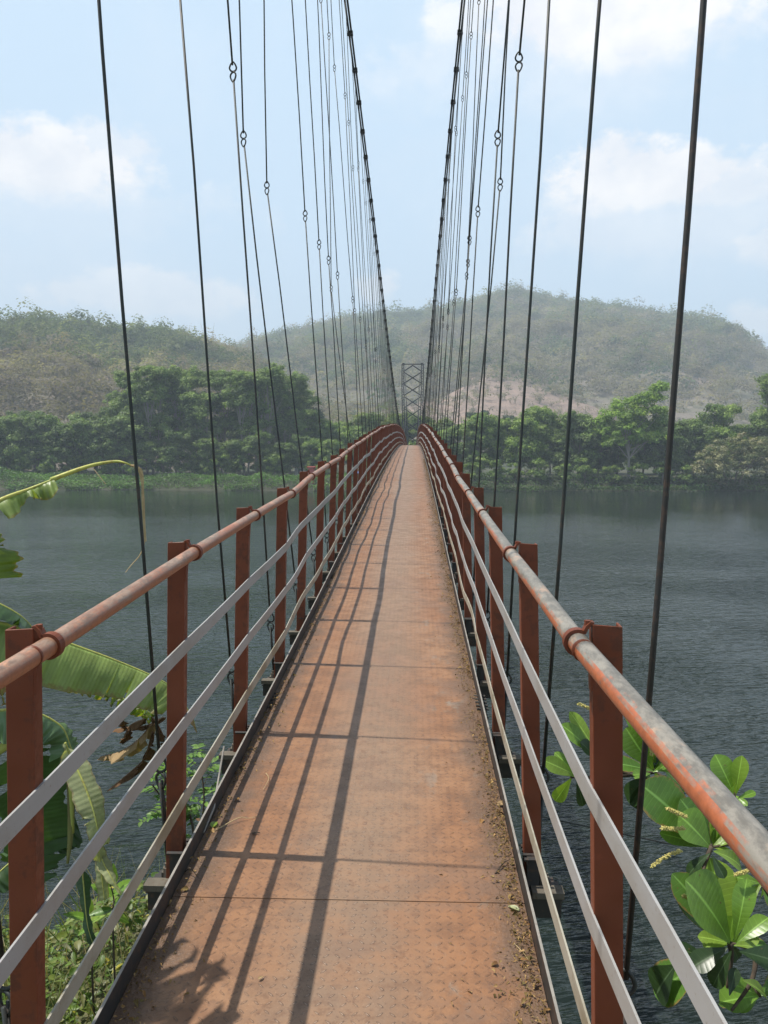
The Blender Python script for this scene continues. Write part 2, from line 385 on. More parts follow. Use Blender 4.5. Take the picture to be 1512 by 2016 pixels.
# posts -------------------------------------------------------------
JIT = {(0, -1): (0, -.015, 0), (-1, -1): (0, -.02, 0), (-1, 1): (.038, -.004, 0)}
def jit(i, sd):
    if (i, sd) not in JIT:
        r = random.Random(i*7 + sd*1000 + 3); s = 1 if i > 2 else .35
        JIT[(i, sd)] = (r.gauss(0, .008)*s, r.gauss(0, .007)*s, r.uniform(-.006, .006))
    return JIT[(i, sd)]
def post_mesh(sd, top=1.120):
    mb = MB(); lean = .028 if sd < 0 else .028
    inner = .577; W = .060; D = .040; th = .005; bot = -.10
    def X(z): return sd * (inner + lean * (1.085 - z))
    # C channel with web towards the camera end
    prof = [(0, 0), (W, 0), (W, D), (W-th, D), (W-th, th), (th, th), (th, D), (0, D)]
    n = len(prof); vs = []
    lev = [bot, .3, .7, top]
    for z in lev:
        for a, c in prof: vs.append((X(z) + sd*a, c - .012, z + (0.004 if z == top and a == 0 else 0)))
    fs = []
    for i in range(len(lev)-1):
        for k in range(n):
            q = (i*n+k, i*n+(k+1) % n, (i+1)*n+(k+1) % n, (i+1)*n+k); fs.append(q if sd > 0 else q[::-1])
    fs += [tuple(range(n))[::-1] if sd > 0 else tuple(range(n)), tuple(range(3*n, 4*n)) if sd > 0 else tuple(range(3*n, 4*n))[::-1]]
    mb.add(vs, fs)
    # weld beads where the bars meet
    for h in (.755, .482, .207):
        for s_ in (-1, 1):
            mb.box(min(X(h)-sd*.003, X(h)+sd*.0), max(X(h)-sd*.003, X(h)), -.012-.004, -.008, h+s_*.017-.004, h+s_*.017+.004)
    return mb
def clamp_mesh(sd):
    mb = MB(); R = .0245
    # strap round the pipe, tail up to the post head and down the post side
    ang = [math.radians(a) for a in range(-20, 206, 15)]
    pts = [(sd*(.547 - math.cos(a)*R), 1.085 - math.sin(a)*R*1.0) for a in ang]
    pts = [(sd*.579, 1.124), (sd*.574, 1.126), (sd*.566, 1.118), (sd*.560, 1.105)] + [(sd*(.547 + R*math.cos(math.radians(a))), 1.085 + R*math.sin(math.radians(a))) for a in range(60, 181, 15)] + \
          [(sd*(.547 + R*math.cos(math.radians(a))), 1.085 + R*math.sin(math.radians(a))) for a in range(195, 341, 15)] + [(sd*.574, 1.050), (sd*.577, 1.02), (sd*.579, .985)]
    th = .0035; yw = .011; vs = []; n = len(pts)
    for i, (x, z) in enumerate(pts):
        a = pts[max(i-1, 0)]; c = pts[min(i+1, n-1)]; tx, tz = c[0]-a[0], c[1]-a[1]; l = math.hypot(tx, tz); nx, nz = -tz/l*th, tx/l*th
        vs += [(x-nx, -yw, z-nz), (x+nx, -yw, z+nz), (x+nx, yw, z+nz), (x-nx, yw, z-nz)]
    fs = [(i*4+k, i*4+(k+1) % 4, (i+1)*4+(k+1) % 4, (i+1)*4+k) for i in range(n-1) for k in range(4)] + [(0, 1, 2, 3), (n*4-1, n*4-2, n*4-3, n*4-4)]
    mb.add(vs, fs)
    mb.tube([(sd*.568, 0, 1.118), (sd*.568, 0, 1.130)], .007, 6)
    return mb
for sd in (-1, 1):
    p0 = post_mesh(sd).build('post', M['post'], bevel=.0012); c0 = clamp_mesh(sd).build('clamp', M['post'], p0)
    rest = MB(); first = True
    pm, cm = post_mesh(sd), clamp_mesh(sd)
    for i in range(-2, NP):
        y = D0[sd] + i*SP; jx, jz, jy = jit(i, sd); loc = Vector((CX+jx, y+jy, zd(y)+jz))
        if i < 48:
            o = p0 if first else copy_tree(p0); first = False
            o.location = loc; attach(o, bridge)
            o.rotation_euler = (random.gauss(0, .004), 0, random.gauss(0, .02))
        else:
            for q in (pm, cm): rest.add([(v[0]+loc.x, v[1]+loc.y, v[2]+loc.z) for v in q.v], q.f)
    tag(rest.build('post', M['post'], bridge), 'far posts merging into one band', kind='stuff')
# handrail pipes and flat bars
def rail_path(sd, off, h, lean, sub=3, bow=.0):
    pts = []; r = random.Random(int(h*100)+sd*7)
    lo, hi = -3, NP-1
    for i in range(lo, hi):
        y = D0[sd] + i*SP; jx, jz, _ = jit(i, sd); jx2, jz2, _ = jit(i+1, sd)
        nr = .25 if i < 3 else 1; b = r.gauss(0, .006) * bow * nr; b2 = r.gauss(0, .005) * bow * nr
        for k in range(sub):
            f_ = k/sub; yy = y + SP*f_; fs = f_*f_*(3-2*f_) if i > 2 else f_
            pts.append((CX + sd*off + jx*(1-fs) + jx2*fs + b*math.sin(math.pi*f_), yy, zd(yy) + h + jz*(1-fs) + jz2*fs + b2*math.sin(math.pi*f_)))
    return pts
for sd in (-1, 1):
    lean = .028 if sd < 0 else .028
    mb = MB(); mb.tube(rail_path(sd, .547, 1.085, 0, 3, .5), .0212, 16)
    hr = mb.build('handrail', M['rail_l'] if sd < 0 else M['rail_r'], bridge, smooth=True)
    tag(hr, 'salmon painted handrail pipe on the left side' if sd < 0 else 'worn grey handrail pipe with orange paint on the right side')
    mb = MB()
    for i in range(-1, 40, 5):
        y = D0[sd] + (i+.93)*SP
        jx, jz, _ = jit(i+1, sd); mb.tube([(CX+sd*.547+jx, y-.004, zd(y)+1.085+jz), (CX+sd*.547+jx, y+.004, zd(y)+1.085+jz)], .0225, 16)
    mb.build('weld_joint', M['post'], hr, smooth=True)
    for j, h in enumerate((.755, .482, .207)):
        off = .577 + lean*(1.085-h) - .0035
        mb = MB(); mb.prism([(-.0025, -.0245), (.0025, -.0245), (.0025, .0245), (-.0025, .0245)], rail_path(sd, off, h, 0, 4, 1.3))
        mb.build('rail_bar', M['bar_low'] if j == 2 else M['bar'], bridge)

# floor beams -------------------------------------------------------
def beam_mesh():
    mb = MB()
    for y0 in (-.055, .02):
        mb.box(-.73, .73, y0, y0+.030, -.195, -.128)
        mb.box(-.735, .735, y0-.008, y0+.038, -.1275, -.121)
    for s in (-1, 1):
        a, b = sorted((s*.60, s*.72)); mb.box(a, b, -.07, .065, -.120, -.110)      # washer plate
        a, b = sorted((s*.612, s*.655)); mb.box(a, b, -.035, .03, -.109, .01)         # post cleat
        for q in (-.045, -.012, .022, .05):                                              # bolts on the stringer flange
            mb.tube([(s*.60, q, .012), (s*.66, q, .012)], .007, 6)
    return mb
def pad_mesh(s):
    mb = MB()
    mb.box(*sorted((s*.625, s*.735)), -.085, -.030, -.1095, -.088); mb.box(*sorted((s*.61, s*.70)), .012, .060, -.1095, -.092)
    mb.tube([(s*.672, -.006, -.11), (s*.672, -.006, -.060)], .016, 6); mb.tube([(s*.672, -.006, -.060), (s*.672, -.006, -.045)], .010, 6)
    return mb
b0 = beam_mesh().build('floor_beam', M['beam']);
for s in (-1, 1): pad_mesh(s).build('packing_block', M['block'], b0)
rest = MB(); first = True; bm_ = beam_mesh()
for i in range(-2, NP):
    y = 1.70 + i*SP; loc = Vector((CX, y, zd(y)))
    if i < 98:
        o = b0 if first else copy_tree(b0); first = False; o.location = loc; attach(o, bridge)
    else: rest.add([(v[0]+loc.x, v[1]+loc.y, v[2]+loc.z) for v in bm_.v], bm_.f)
tag(rest.build('floor_beam', M['beam'], bridge), kind='stuff')
# stringer splices with rows of bolts
for sd in (-1, 1):
    for k in range(0, 14):
        y = 4.42 + k*3.4; mb = MB(); z = zd(y)
        mb.box(*sorted((CX+sd*.578, CX+sd*.586)), y-.13, y+.13, z-.085, z+.03)
        for a in (-.11, -.055, 0, .055, .11):
            for h in (-.01, -.06):
                mb.tube([(CX+sd*.55, y+a, z+h+.012), (CX+sd*.612, y+a, z+h+.012)], .008, 6)
        mb.build('splice_plate', M['beam'], bridge)

# suspenders --------------------------------------------------------
KINK = {(-1, 1): (-1.075,), (-1, 2): (-1.085,), (-1, 3): (-1.08,), (-1, 4): (-1.25,), (-1, 5): (-1.28,), (-1, 8): (-1.09,), (1, 0): (.625,), (1, 1): (.65,), (1, 2): (.62,), (1, 3): (.615,), (1, 4): (.605,), (1, 5): (.74,), (1, 9): (.74,), (-1, 10): (-1.28,)}
def susp_points(i, sd):
    y = D0[sd] + i*SP + .045; z0 = zd(y); r = random.Random(i*31+sd*77)
    off0 = .672 if sd < 0 else .655
    zt = cable_z(y); wt = cable_w(y)
    levels = [z0 + .26 + r.uniform(-.02, .03)]
    z = EYE + 2.12 + min(i, 12)*.016 + r.uniform(-.05, .05)
    if i > 12: z += r.choice((-.5, .2, -.2, 0, .3))
    while z < zt - .4: levels.append(z); z += 3.72 + r.uniform(-.08, .1)
    P = [Vector((CX + sd*off0, y, z0-.05))]
    for j, zz in enumerate(levels):
        f_ = (zz - z0)/(zt - z0); o = off0 + (wt-off0)*f_
        x = CX + sd*o + (r.gauss(0, .02) if j else 0)
        if j == 1 and (sd, i) in KINK: x = KINK[(sd, i)][0]
        P.append(Vector((x, y + (r.gauss(0, .006)), zz)))
    P.append(Vector((CX + sd*wt, y, zt)))
    return P
def loop(mb, c, axis, k=1.):
    """two rod eyes hooked through each other"""
    mb.ring(c + Vector((0, 0, .020))*k, .0165*k, .0052, (0, 1, 0), (0, 0, 1), tear=.7)
    mb.ring(c - Vector((0, 0, .016))*k, .0165*k, .0052, (.45, .9, 0), (0, 0, -1), tear=.7)
rest = MB()
for sd in (-1, 1):
    for i in range(0, NP-1):
        P = susp_points(i, sd); mb = rest if i >= 50 else MB(); rings = []
        rr = .0064 if i < 50 else .0068
        # long twin-leg link from beam to the low eye
        for s_ in (-.011, .011):
            mb.tube([P[0]+Vector((0, s_, 0)), P[1]+Vector((0, s_, -.03))], .0058, 6)
        for a, b in zip(P[1:-1], P[2:]):
            u = (b-a).normalized(); st = a + u*.042; en = b - u*(.042 if b is not P[-1] else 0); segs = 4
            pts = [st.lerp(en, q/segs) for q in range(segs+1)]
            for q in (1, 2, 3): pts[q] += Vector((.006*math.sin(i*2.1+q), .004*math.cos(i+q), 0))
            mb.tube(pts, rr, 6)
        if mb is not rest:
            o = mb.build('suspender', M['rodr'] if (i == 0 and sd > 0) else M['cable'], bridge, smooth=True, origin=P[0])
            for j, c in enumerate(P[1:-1]):
                m2 = MB(); loop(m2, c, 0, 1.25 if j else 1.35); m2.build('ring_link', M['cable'], o, smooth=True, origin=c)
        else:
            for c in P[1:-1]: loop(rest, c, 0, 1.2)
tag(rest.build('suspender', M['cable'], bridge, smooth=False), 'dense far suspenders', kind='stuff')
# main cables: twin ropes with clamps
for sd in (-1, 1):
    ys = [-1.2 + i*171.2/170 for i in range(171)]
    mb = MB()
    for k in (-.026, .026): mb.tube([(CX+sd*cable_w(y)+k, y, cable_z(y)+(.012 if k > 0 else 0)) for y in ys], .021, 8)
    mc = mb.build('main_cable', M['cable'], bridge, smooth=True); tag(mc, 'left twin rope main cable' if sd < 0 else 'right twin rope main cable')
    rest = MB()
    for i in range(0, NP-1):
        y = D0[sd] + i*SP + .045; z = cable_z(y); x = CX+sd*cable_w(y)
        q = MB() if 12 <= i < 60 else rest
        q.box(x-.062, x+.062, y-.045, y+.045, z-.040, z-.006); q.box(x-.058, x+.058, y-.04, y+.04, z+.0, z+.046); q.box(x-.012, x+.012, y-.02, y+.02, z-.12, z-.04)
        if q is not rest: q.build('cable_clamp', M['black'], mc, bevel=.004)
    tag(rest.build('cable_clamp', M['black'], mc), kind='stuff')
# guy wire running off to the right under the deck, pale brace rod at left
a = at(1058, 1606, 3.6); b = at(1330, 1664, 4.6); c = b + (b-a)*4 + Vector((0, 6, -1.5))
mb = MB(); mb.tube([a, a.lerp(b, .5), b, c], .004, 6); mb.build('guy_wire', M['cable'], bridge)
for (p, q) in (((400, 1640, 2.95), (441, 1470, 3.75)),):
    P0, P1 = at(*p), at(*q); mid = at(421, 1590, 3.1)
    mb = MB(); mb.tube([P0, mid, P1], .0045, 6); mb.build('brace_rod', M['edge'], bridge, smooth=True)

# far tower ---------------------------------------------------------
def tower(yc, label, parent):
    mb = MB(); zb, zt = 1.2, cable_z(170) + .1; hw = 1.97
    wd = lambda z: hw
    for sx in (-1, 1):
        # each leg: four chords joined by zigzag lacing
        def corner(cx_, cy_, z):
            f_ = (z-zb)/(zt-zb); return (CX + sx*(wd(z)*(.80+.20*min(1, f_*1.25)) + cx_*.20), yc + cy_*(.35+.5*(1-f_)), z)
        leg = MB()
        for cx_ in (-1, 1):
            for cy_ in (-1, 1): leg.tube([corner(cx_, cy_, zb+(zt-zb)*k/10) for k in range(11)], .085, 5)
        N = 46
        for k in range(N):
            z0 = zb+(zt-zb)*k/N; z1 = zb+(zt-zb)*(k+1)/N; s = 1 if k % 2 else -1
            for cy_ in (-1, 1): leg.tube([corner(-s, cy_, z0), corner(s, cy_, z1)], .032, 4, cap=False)
            for cx_ in (-1, 1): leg.tube([corner(cx_, -s, z0), corner(cx_, s, z1)], .032, 4, cap=False)
        o = leg.build('tower_leg', M['tower'], parent)
    br = MB(); cell = 2.45; z = zt - .25
    inner = lambda z_: hw*(.80+.20*min(1, (z_-zb)/(zt-zb)*1.25)) - .2
    first = True
    while z > zb + 3:
        for cy_ in (-.42, .42):
            if first:
                for s in (-1, 1): br.tube([(CX, yc+cy_, z), (CX+s*inner(z-1.2), yc+cy_, z-1.15)], .11, 4)
            else:
                for s in (-1, 1):
                    br.tube([(CX+s*inner(z), yc+cy_, z), (CX-s*inner(z-cell+.2), yc+cy_, z-cell+.2)], .11, 4)
        z -= 1.35 if first else cell; first = False
    for cy_ in (-.35, .35): br.tube([(CX-hw-.2, yc+cy_, zt), (CX+hw+.2, yc+cy_, zt)], .09, 4)
    br.build('cross_bracing', M['tower'], parent)
    for sx in (-1, 1):
        sm = MB(); sm.box(CX+sx*(hw-.1)-.22, CX+sx*(hw-.1)+.22, yc-.5, yc+.5, zt+.06, zt+.2); sm.build('cable_saddle', M['tower'], parent)
tw = MB(); tw.box(CX-2.6, CX-1.2, 168.6, 171.4, -.5, 1.9); tw.box(CX+1.2, CX+2.6, 168.6, 171.4, -.5, 1.9)
mat_conc = mat_ground('concrete', (.30, .29, .27), (.36, .35, .32), (.22, .21, .19), 1.5, .02)
ft = tw.build('tower', mat_conc, bridge, origin=(CX, 170, 0)); tag(ft, 'steel lattice tower with crossed bracing at the far end of the bridge')
tower(170, '', ft)

# ================================================================== SETTING
PXC = 814.0
def tan_el(py): return math.tan(math.atan((1008-py)/F) - PITCH)
def px_az(px): return math.atan((px-PXC)/F)
M['leaf'] = mat_leaf('tree_leaves', trans=.30, rough=.6, var=.12, vs=.25)
M['hleaf'] = mat_leaf('hill_leaves', trans=.4, rough=.8, var=.15, vs=.03, spec=.1)
M['bark'] = mat_bark('bark', (.09, .07, .055), (.17, .14, .11))
M['bark_pale'] = mat_bark('pale_bark', (.20, .18, .15), (.33, .30, .26))
M['water'] = mat_water()
M['bank'] = mat_ground('bank_soil', (.13, .10, .06), (.07, .09, .03), (.16, .13, .08), .3, .15)
M['far'] = mat_ground('far_soil', (.028, .042, .016), (.05, .05, .028), (.04, .06, .02), .06, .3)
def mat_hill():
    m, t, b, g = material('hill_ground'); P = g.outputs['Position']
    n = t.noise(P, .02, 6, .65); n2 = t.noise(P, .12, 6, .7); n3 = t.noise(P, .5, 4, .7)
    a = t.node('ShaderNodeAttribute'); a.attribute_name = 'tint'
    rock = t.sep(a.outputs['Color'])[0]
    c = t.mix(t.ramp(n, .4, .6), (.16, .135, .11), (.12, .12, .075)); c = t.mix(t.ramp(n2, .5, .65), c, (.19, .16, .13))
    rc = t.mix(t.ramp(n2, .4, .62), (.27, .19, .15), (.17, .125, .10)); rc = t.mix(t.ramp(n3, .52, .62, 0, .8), rc, (.13, .10, .075))
    k = t.ramp(t.m('ADD', rock, t.m('MULTIPLY', t.m('SUBTRACT', n2, .5), .9)), .35, .6)
    t.put(b.inputs['Base Color'], t.mix(k, c, rc)); b.inputs['Roughness'].default_value = .95
    t.put(b.inputs['Normal'], t.bump(t.m('ADD', n2, t.m('MULTIPLY', n3, .3)), .9, 2.)); return m
M['hill'] = mat_hill()

def vnoise(x, y, s, seed=0):
    """smooth value noise, numpy"""
    x = np.asarray(x, float)/s + seed*17.3; y = np.asarray(y, float)/s + seed*9.1
    xi = np.floor(x); yi = np.floor(y); fx = x-xi; fy = y-yi; fx = fx*fx*(3-2*fx); fy = fy*fy*(3-2*fy)
    h = lambda a, b: np.modf(np.abs(np.sin(a*127.1 + b*311.7)*43758.5453))[0]
    return (h(xi, yi)*(1-fx) + h(xi+1, yi)*fx)*(1-fy) + (h(xi, yi+1)*(1-fx) + h(xi+1, yi+1)*fx)*fy
def grid_mesh(name, X, Y, Z, mat, col=None, kind='structure'):
    n, m = X.shape; V = np.stack([X, Y, Z], -1).reshape(-1, 3)
    i = np.arange(n-1)[:, None]*m + np.arange(m-1)[None]; Fq = np.stack([i, i+1, i+m+1, i+m], -1).reshape(-1, 4)
    o = np_mesh(name, V, Fq, mat, col, smooth=True); o['kind'] = kind; return o

# water
xs = np.linspace(-1400, 1400, 60); ys = np.linspace(-60, 200, 30); X, Y = np.meshgrid(xs, ys); grid_mesh('water', X, Y, X*0, M['water'])
# far land, from the waterline to beyond the hills
def shore(x): return 169.5 + 1.6*(vnoise(x, 0*x, 14, 1)-.5)*2 + 3*(vnoise(x, 0*x, 60, 2)-.5) + np.maximum(0, np.abs(x)-150)*.05
xs = np.concatenate([np.linspace(-1400, -160, 40), np.linspace(-155, 155, 240), np.linspace(160, 1400, 40)]); tt = np.concatenate([np.linspace(0, 14, 24), np.linspace(16, 1600, 100)])
X, T = np.meshgrid(xs, tt); Y = shore(X) - 2 + T; Z = -1.2 + 1.5*np.clip(T/2.6, 0, 1) + 1.7*np.clip((T-2.6)/6, 0, 1)**.7 + .5*(vnoise(X, Y, 9, 3)-.5)*np.clip(T/4, 0, 1) + np.clip((T-14)/200, 0, 1)*2
grid_mesh('ground', X, Y, Z, M['far'])
def land_z(x, y):
    T = y - (shore(np.array([x]))[0] - 2); return float(-1.2 + 1.5*np.clip(T/2.6, 0, 1) + 1.7*np.clip((T-2.6)/6, 0, 1)**.7 + np.clip((T-14)/200, 0, 1)*2)
# near bank under the bridge end
def bank_z(x, y):
    x = np.asarray(x, float); y = np.asarray(y, float)
    e = 5.2 - 3.4/(1+np.exp(-(x+.95)*5)) + .5*(vnoise(x, y*0, 1.3, 5)-.5)
    top = 7.5 + .35*(vnoise(x, y, .9, 6)-.5) + np.clip(-(y+1)/3, 0, 1)*1.4 + np.clip((-x-2.5)/6, 0, 1)*.6
    return np.maximum(top - np.maximum(0, y-e)*1.7 - np.maximum(0, y-e-.6)*.5, -1.5)
xs = np.concatenate([np.linspace(-60, -7, 24), np.linspace(-6.8, 4, 90), np.linspace(4.5, 60, 24)]); ys = np.concatenate([np.linspace(-60, -4, 14), np.linspace(-3.8, 12, 110)])
X, Y = np.meshgrid(xs, ys); grid_mesh('river_bank', X, Y, bank_z(X, Y), M['bank'])

# ------------------------------------------------------------------ leaf clouds
def diamonds(C, size, rng, up=.6, aspect=.55, out=None):
    """one small four-cornered leaf spray per centre"""
    n = len(C); N = rng.normal(size=(n, 3)); N[:, 2] = np.abs(N[:, 2]) + up
    if out is not None: N = N*.55 + out*1.5
    N /= np.linalg.norm(N, axis=1)[:, None]
    A = np.cross(N, rng.normal(size=(n, 3))); A /= np.linalg.norm(A, axis=1)[:, None]; B = np.cross(N, A)
    s = (np.asarray(size)*rng.uniform(.6, 1.3, n))[:, None]
    V = np.stack([C - A*s*.5, C + B*s*.5*aspect + N*s*.06, C + A*s*.5, C - B*s*.5*aspect + N*s*.06], 1).reshape(-1, 3)
    return V, np.arange(4*n).reshape(-1, 4)
PAL = dict(
    dark=[(.05, .095, .020), (.085, .145, .028), (.14, .21, .05)],
    mid=[(.07, .135, .022), (.12, .20, .032), (.18, .26, .05)],
    tall=[(.075, .13, .026), (.11, .18, .036), (.155, .23, .05)],
    yellow=[(.11, .16, .03), (.14, .19, .035), (.08, .14, .03)],
    lime=[(.15, .26, .03), (.22, .33, .04), (.13, .22, .035)],
    olive=[(.12, .14, .055), (.20, .20, .10), (.10, .13, .05), (.30, .28, .17)],
    under=[(.06, .15, .02), (.09, .20, .03), (.05, .12, .02)],
    blue=[(.03, .055, .035), (.035, .065, .04)],
    dry=[(.17, .13, .09), (.13, .10, .07)])
def tree_arrays(seed, H, R, cb, nlobe, nclump, nleaf, leaf, pal, lobes=None, clump=.9, flat=.75, fill=.75):
    """crown of many leaf clumps hung on lobes; returns crown V,F,col and list of clump centres"""
    rng = np.random.default_rng(seed); zc = (H+cb)/2; hz = (H-cb)/2
    if lobes is None:
        lobes = []
        for k in range(nlobe):
            a = rng.uniform(0, 2*math.pi); rr = R*.58*math.sqrt(rng.uniform(.05, 1)); z = zc + hz*rng.uniform(-.72, .72)
            sh = 1 - .45*max(0, (z-zc)/hz)**2
            lobes.append((rr*math.cos(a)*sh, rr*math.sin(a)*sh, z, R*rng.uniform(.30, .52)))
    C = []; per = max(2, nclump//len(lobes))
    for (x, y, z, r) in lobes:
        d = rng.normal(size=(per, 3)); d /= np.linalg.norm(d, axis=1)[:, None]; d[:, 2] = np.where(d[:, 2] < -.3, -d[:, 2]*.7, d[:, 2])
        q = r*rng.uniform(fill, 1.08, per)[:, None]; C.append(np.array([x, y, z]) + d*q*[1, 1, flat])
    C = np.concatenate(C); n = len(C)
    cr = clump*rng.uniform(.55, 1.35, n)
    off = rng.normal(size=(n, nleaf, 3)); off = off/np.linalg.norm(off, axis=2)[..., None]*rng.uniform(.35, 1.25, (n, nleaf, 1))
    P = (C[:, None] + off*(cr[:, None, None]*np.array([.85, .85, .50]))).reshape(-1, 3); out = (off/np.linalg.norm(off, axis=2)[..., None] + np.array([0, 0, .25])).reshape(-1, 3)
    pal_ = np.array(PAL[pal]); ci = pal_[rng.integers(0, len(pal_), n)]*rng.uniform(.72, 1.32, n)[:, None]
    col = np.repeat(np.repeat(ci, nleaf, 0)*rng.uniform(.75, 1.3, n*nleaf)[:, None], 4, 0)
    V, Fq = diamonds(P, leaf, rng, out=out)
    return V, Fq, col, C
def trunk_mb(seed, H, cb, C, r0, lean=0., ntr=1, nlimb=9, spread=.3):
    rnd = random.Random(seed); mb = MB(); idx = [rnd.randrange(len(C)) for _ in range(nlimb*ntr)]
    for k in range(ntr):
        bx, by = (rnd.uniform(-spread, spread), rnd.uniform(-spread, spread)) if ntr > 1 else (0, 0)
        tx, ty = bx*4 + lean*H*.5 + rnd.uniform(-.6, .6), by*4 + rnd.uniform(-.6, .6); top = cb + (H-cb)*.6
        pts = [Vector((bx + (tx-bx)*f_**1.4 + .12*math.sin(f_*7+k), by + (ty-by)*f_**1.4, -.8 + (top+.8)*f_)) for f_ in [i/7 for i in range(8)]]
        mb.tube(pts, [r0*(1.25-.95*i/7) if i else r0*1.6 for i in range(8)], 7)
        for j in idx[k*nlimb:(k+1)*nlimb]:
            e = Vector(C[j]); f_ = rnd.uniform(.45, .95); q = pts[min(7, int(f_*7))]
            m_ = q.lerp(e, .5) + Vector((0, 0, (e-q).length*.08))
            mb.tube([q, m_, e], [r0*.42, r0*.26, r0*.08], 5)
    return mb
PROTO = {}
def proto(kind, var):
    key = (kind, var)
    if key in PROTO: return PROTO[key]
    sd = hash_(kind) + var*13
    if kind == 'row':      # broad, dark, low row tree with clear trunk
        V, Fq, col, C = tree_arrays(sd, 13.8, 5.8, 2.6, 14, 230, 70, .55, 'dark', clump=1.25); tb = trunk_mb(sd, 13.5, 4.2, C, .16, ntr=2, nlimb=6, spread=.5)
    elif kind == 'tall':   # feathery tall tree, airy crown, several stems
        V, Fq, col, C = tree_arrays(sd, 26, 6.6, 8.5, 20, 330, 76, .52, 'tall', clump=1.35, flat=.7, fill=.45); tb = trunk_mb(sd, 26, 8, C, .22, ntr=3, nlimb=9, spread=.6)
    elif kind == 'bush':   # dense tree foliaged to the water
        V, Fq, col, C = tree_arrays(sd, 14, 5.6, .6, 20, 330, 74, .50, 'mid', clump=1.2); tb = trunk_mb(sd, 14, 3, C, .2, ntr=2, nlimb=7)
    elif kind == 'darkbush':
        V, Fq, col, C = tree_arrays(sd, 14, 5.2, .4, 20, 320, 70, .50, 'dark', clump=1.2); tb = trunk_mb(sd, 14, 3, C, .2, ntr=2, nlimb=7)
    elif kind == 'yellow':
        V, Fq, col, C = tree_arrays(sd, 15, 5.0, 4, 15, 240, 64, .5, 'yellow', clump=1.15, fill=.5); tb = trunk_mb(sd, 15, 4, C, .15, ntr=2, nlimb=7)
    elif kind == 'spread': # wide lime-green tree in tiers
        lob = [(-4.8, 0, 10.2, 3.0), (-3.2, .6, 13.6, 3.0), (-.8, 0, 15.2, 3.2), (1.8, -.5, 16.2, 3.2), (4.4, 0, 17.2, 2.6), (6.4, .5, 19.6, 1.6), (5.0, -1, 14.0, 3.2), (1.2, 2, 12, 3.6), (-4.0, -1.6, 8.0, 2.8), (3.6, 1.4, 10.2, 3.4), (6.9, 0, 12, 2.4), (-5.4, .2, 12.6, 1.8), (-1, -2.6, 10.6, 3.2), (.6, -2.4, 13.4, 3.0), (2.4, -2.4, 8.6, 2.8), (6.0, -1.6, 9, 2.4)]
        V, Fq, col, C = tree_arrays(sd, 20, 6.5, 6, 1, 420, 66, .5, 'lime', lobes=lob, clump=1.2, flat=.7, fill=.6); tb = trunk_mb(sd, 14, 8, C, .3, lean=.02, ntr=1, nlimb=16)
    elif kind == 'olive':
        lob = [(0, 0, 6.6, 4.8), (4.4, 0, 6.2, 4.2), (-4.8, -.4, 4.4, 3.6), (8, .5, 6.6, 3.6), (-7, -1, 2.8, 2.4), (2.6, -1.2, 3.6, 4.2), (-2.5, -1.2, 2.6, 3.4), (7, -1, 3, 3.4)]
        V, Fq, col, C = tree_arrays(sd, 10, 8, .5, 1, 300, 70, .42, 'olive', lobes=lob, clump=1.0, flat=.85); tb = trunk_mb(sd, 8, 2, C, .22, ntr=3, nlimb=8, spread=1.2)
    elif kind == 'blue':
        V, Fq, col, C = tree_arrays(sd, 17, 4.2, 4, 10, 120, 50, .5, 'blue', clump=1.0); tb = trunk_mb(sd, 17, 4, C, .2, nlimb=8)
    elif kind == 'small':
        V, Fq, col, C = tree_arrays(sd, 6.5, 3.1, .2, 8, 90, 60, .38, 'mid', clump=.7); tb = trunk_mb(sd, 6, 1, C, .1, ntr=2, nlimb=5)
    e = bpy.data.objects.new('tree', None); COL.objects.link(e)
    np_mesh('crown', V, Fq, M['leaf'], col, e); tb.build('trunk', M['bark_pale'] if kind in ('tall', 'spread') else M['bark'], e)
    PROTO[key] = [e, False]; return PROTO[key]
def hash_(s): return sum(ord(c)*(i+1) for i, c in enumerate(s))
def plant(kind, var, px, d, scale, rz, label, name, group, sz=1.):
    p = proto(kind, var)
    if not p[1]: o = p[0]; p[1] = True
    else: o = copy_tree(p[0])
    o.name = name; x = (px-PXC)/F*d; o.location = (x, d, land_z(x, d) - .1); o.rotation_euler = (0, 0, rz); o.scale = (scale, scale, scale*sz)
    tag(o, label, 'bush' if 'bush' in name or 'shrub' in name else 'tree', group); return o
ORD = ['first', 'second', 'third', 'fourth', 'fifth', 'sixth', 'seventh', 'eighth', 'ninth', 'tenth', 'eleventh', 'twelfth', 'thirteenth', 'fourteenth', 'fifteenth', 'sixteenth', 'seventeenth', 'eighteenth']
rr = random.Random(5)
G = 'trees on the far bank'
for i in range(9):
    plant('row', i % 3, -75 + i*45 + rr.uniform(-8, 8), 185 + rr.uniform(-2, 3), .97 + rr.uniform(-.06, .05), rr.uniform(0, 6), 'low dark tree in the front row on the left bank, %s from the left' % ORD[i], 'row_tree', G, sz=.94+.16*((i*5) % 4)/3)
for i in range(8):
    plant('row', (i+1) % 3, -60 + i*48 + rr.uniform(-8, 8), 197 + rr.uniform(-3, 3), 1.06 + rr.uniform(-.06, .05), rr.uniform(0, 6), 'low dark tree in the back row on the left bank, %s from the left' % ORD[i], 'row_tree', G, sz=.94+.16*((i*5) % 4)/3)
for i, (px, d, s) in enumerate(((262, 192, .96), (300, 188, 1.0), (352, 193, .99), (398, 189, .985), (440, 195, .99), (482, 189, .95), (532, 190, 1.0), (566, 196, .95), (238, 198, .80), (330, 203, .95), (505, 203, .96), (596, 194, .80))):
    plant('tall', i % 4, px, d, s, rr.uniform(0, 6), 'tall feathery tree on the left bank, %s in its stand from the left' % ORD[sorted([262,300,352,398,440,482,532,566,238,330,505,596]).index(px)], 'tall_tree', G)
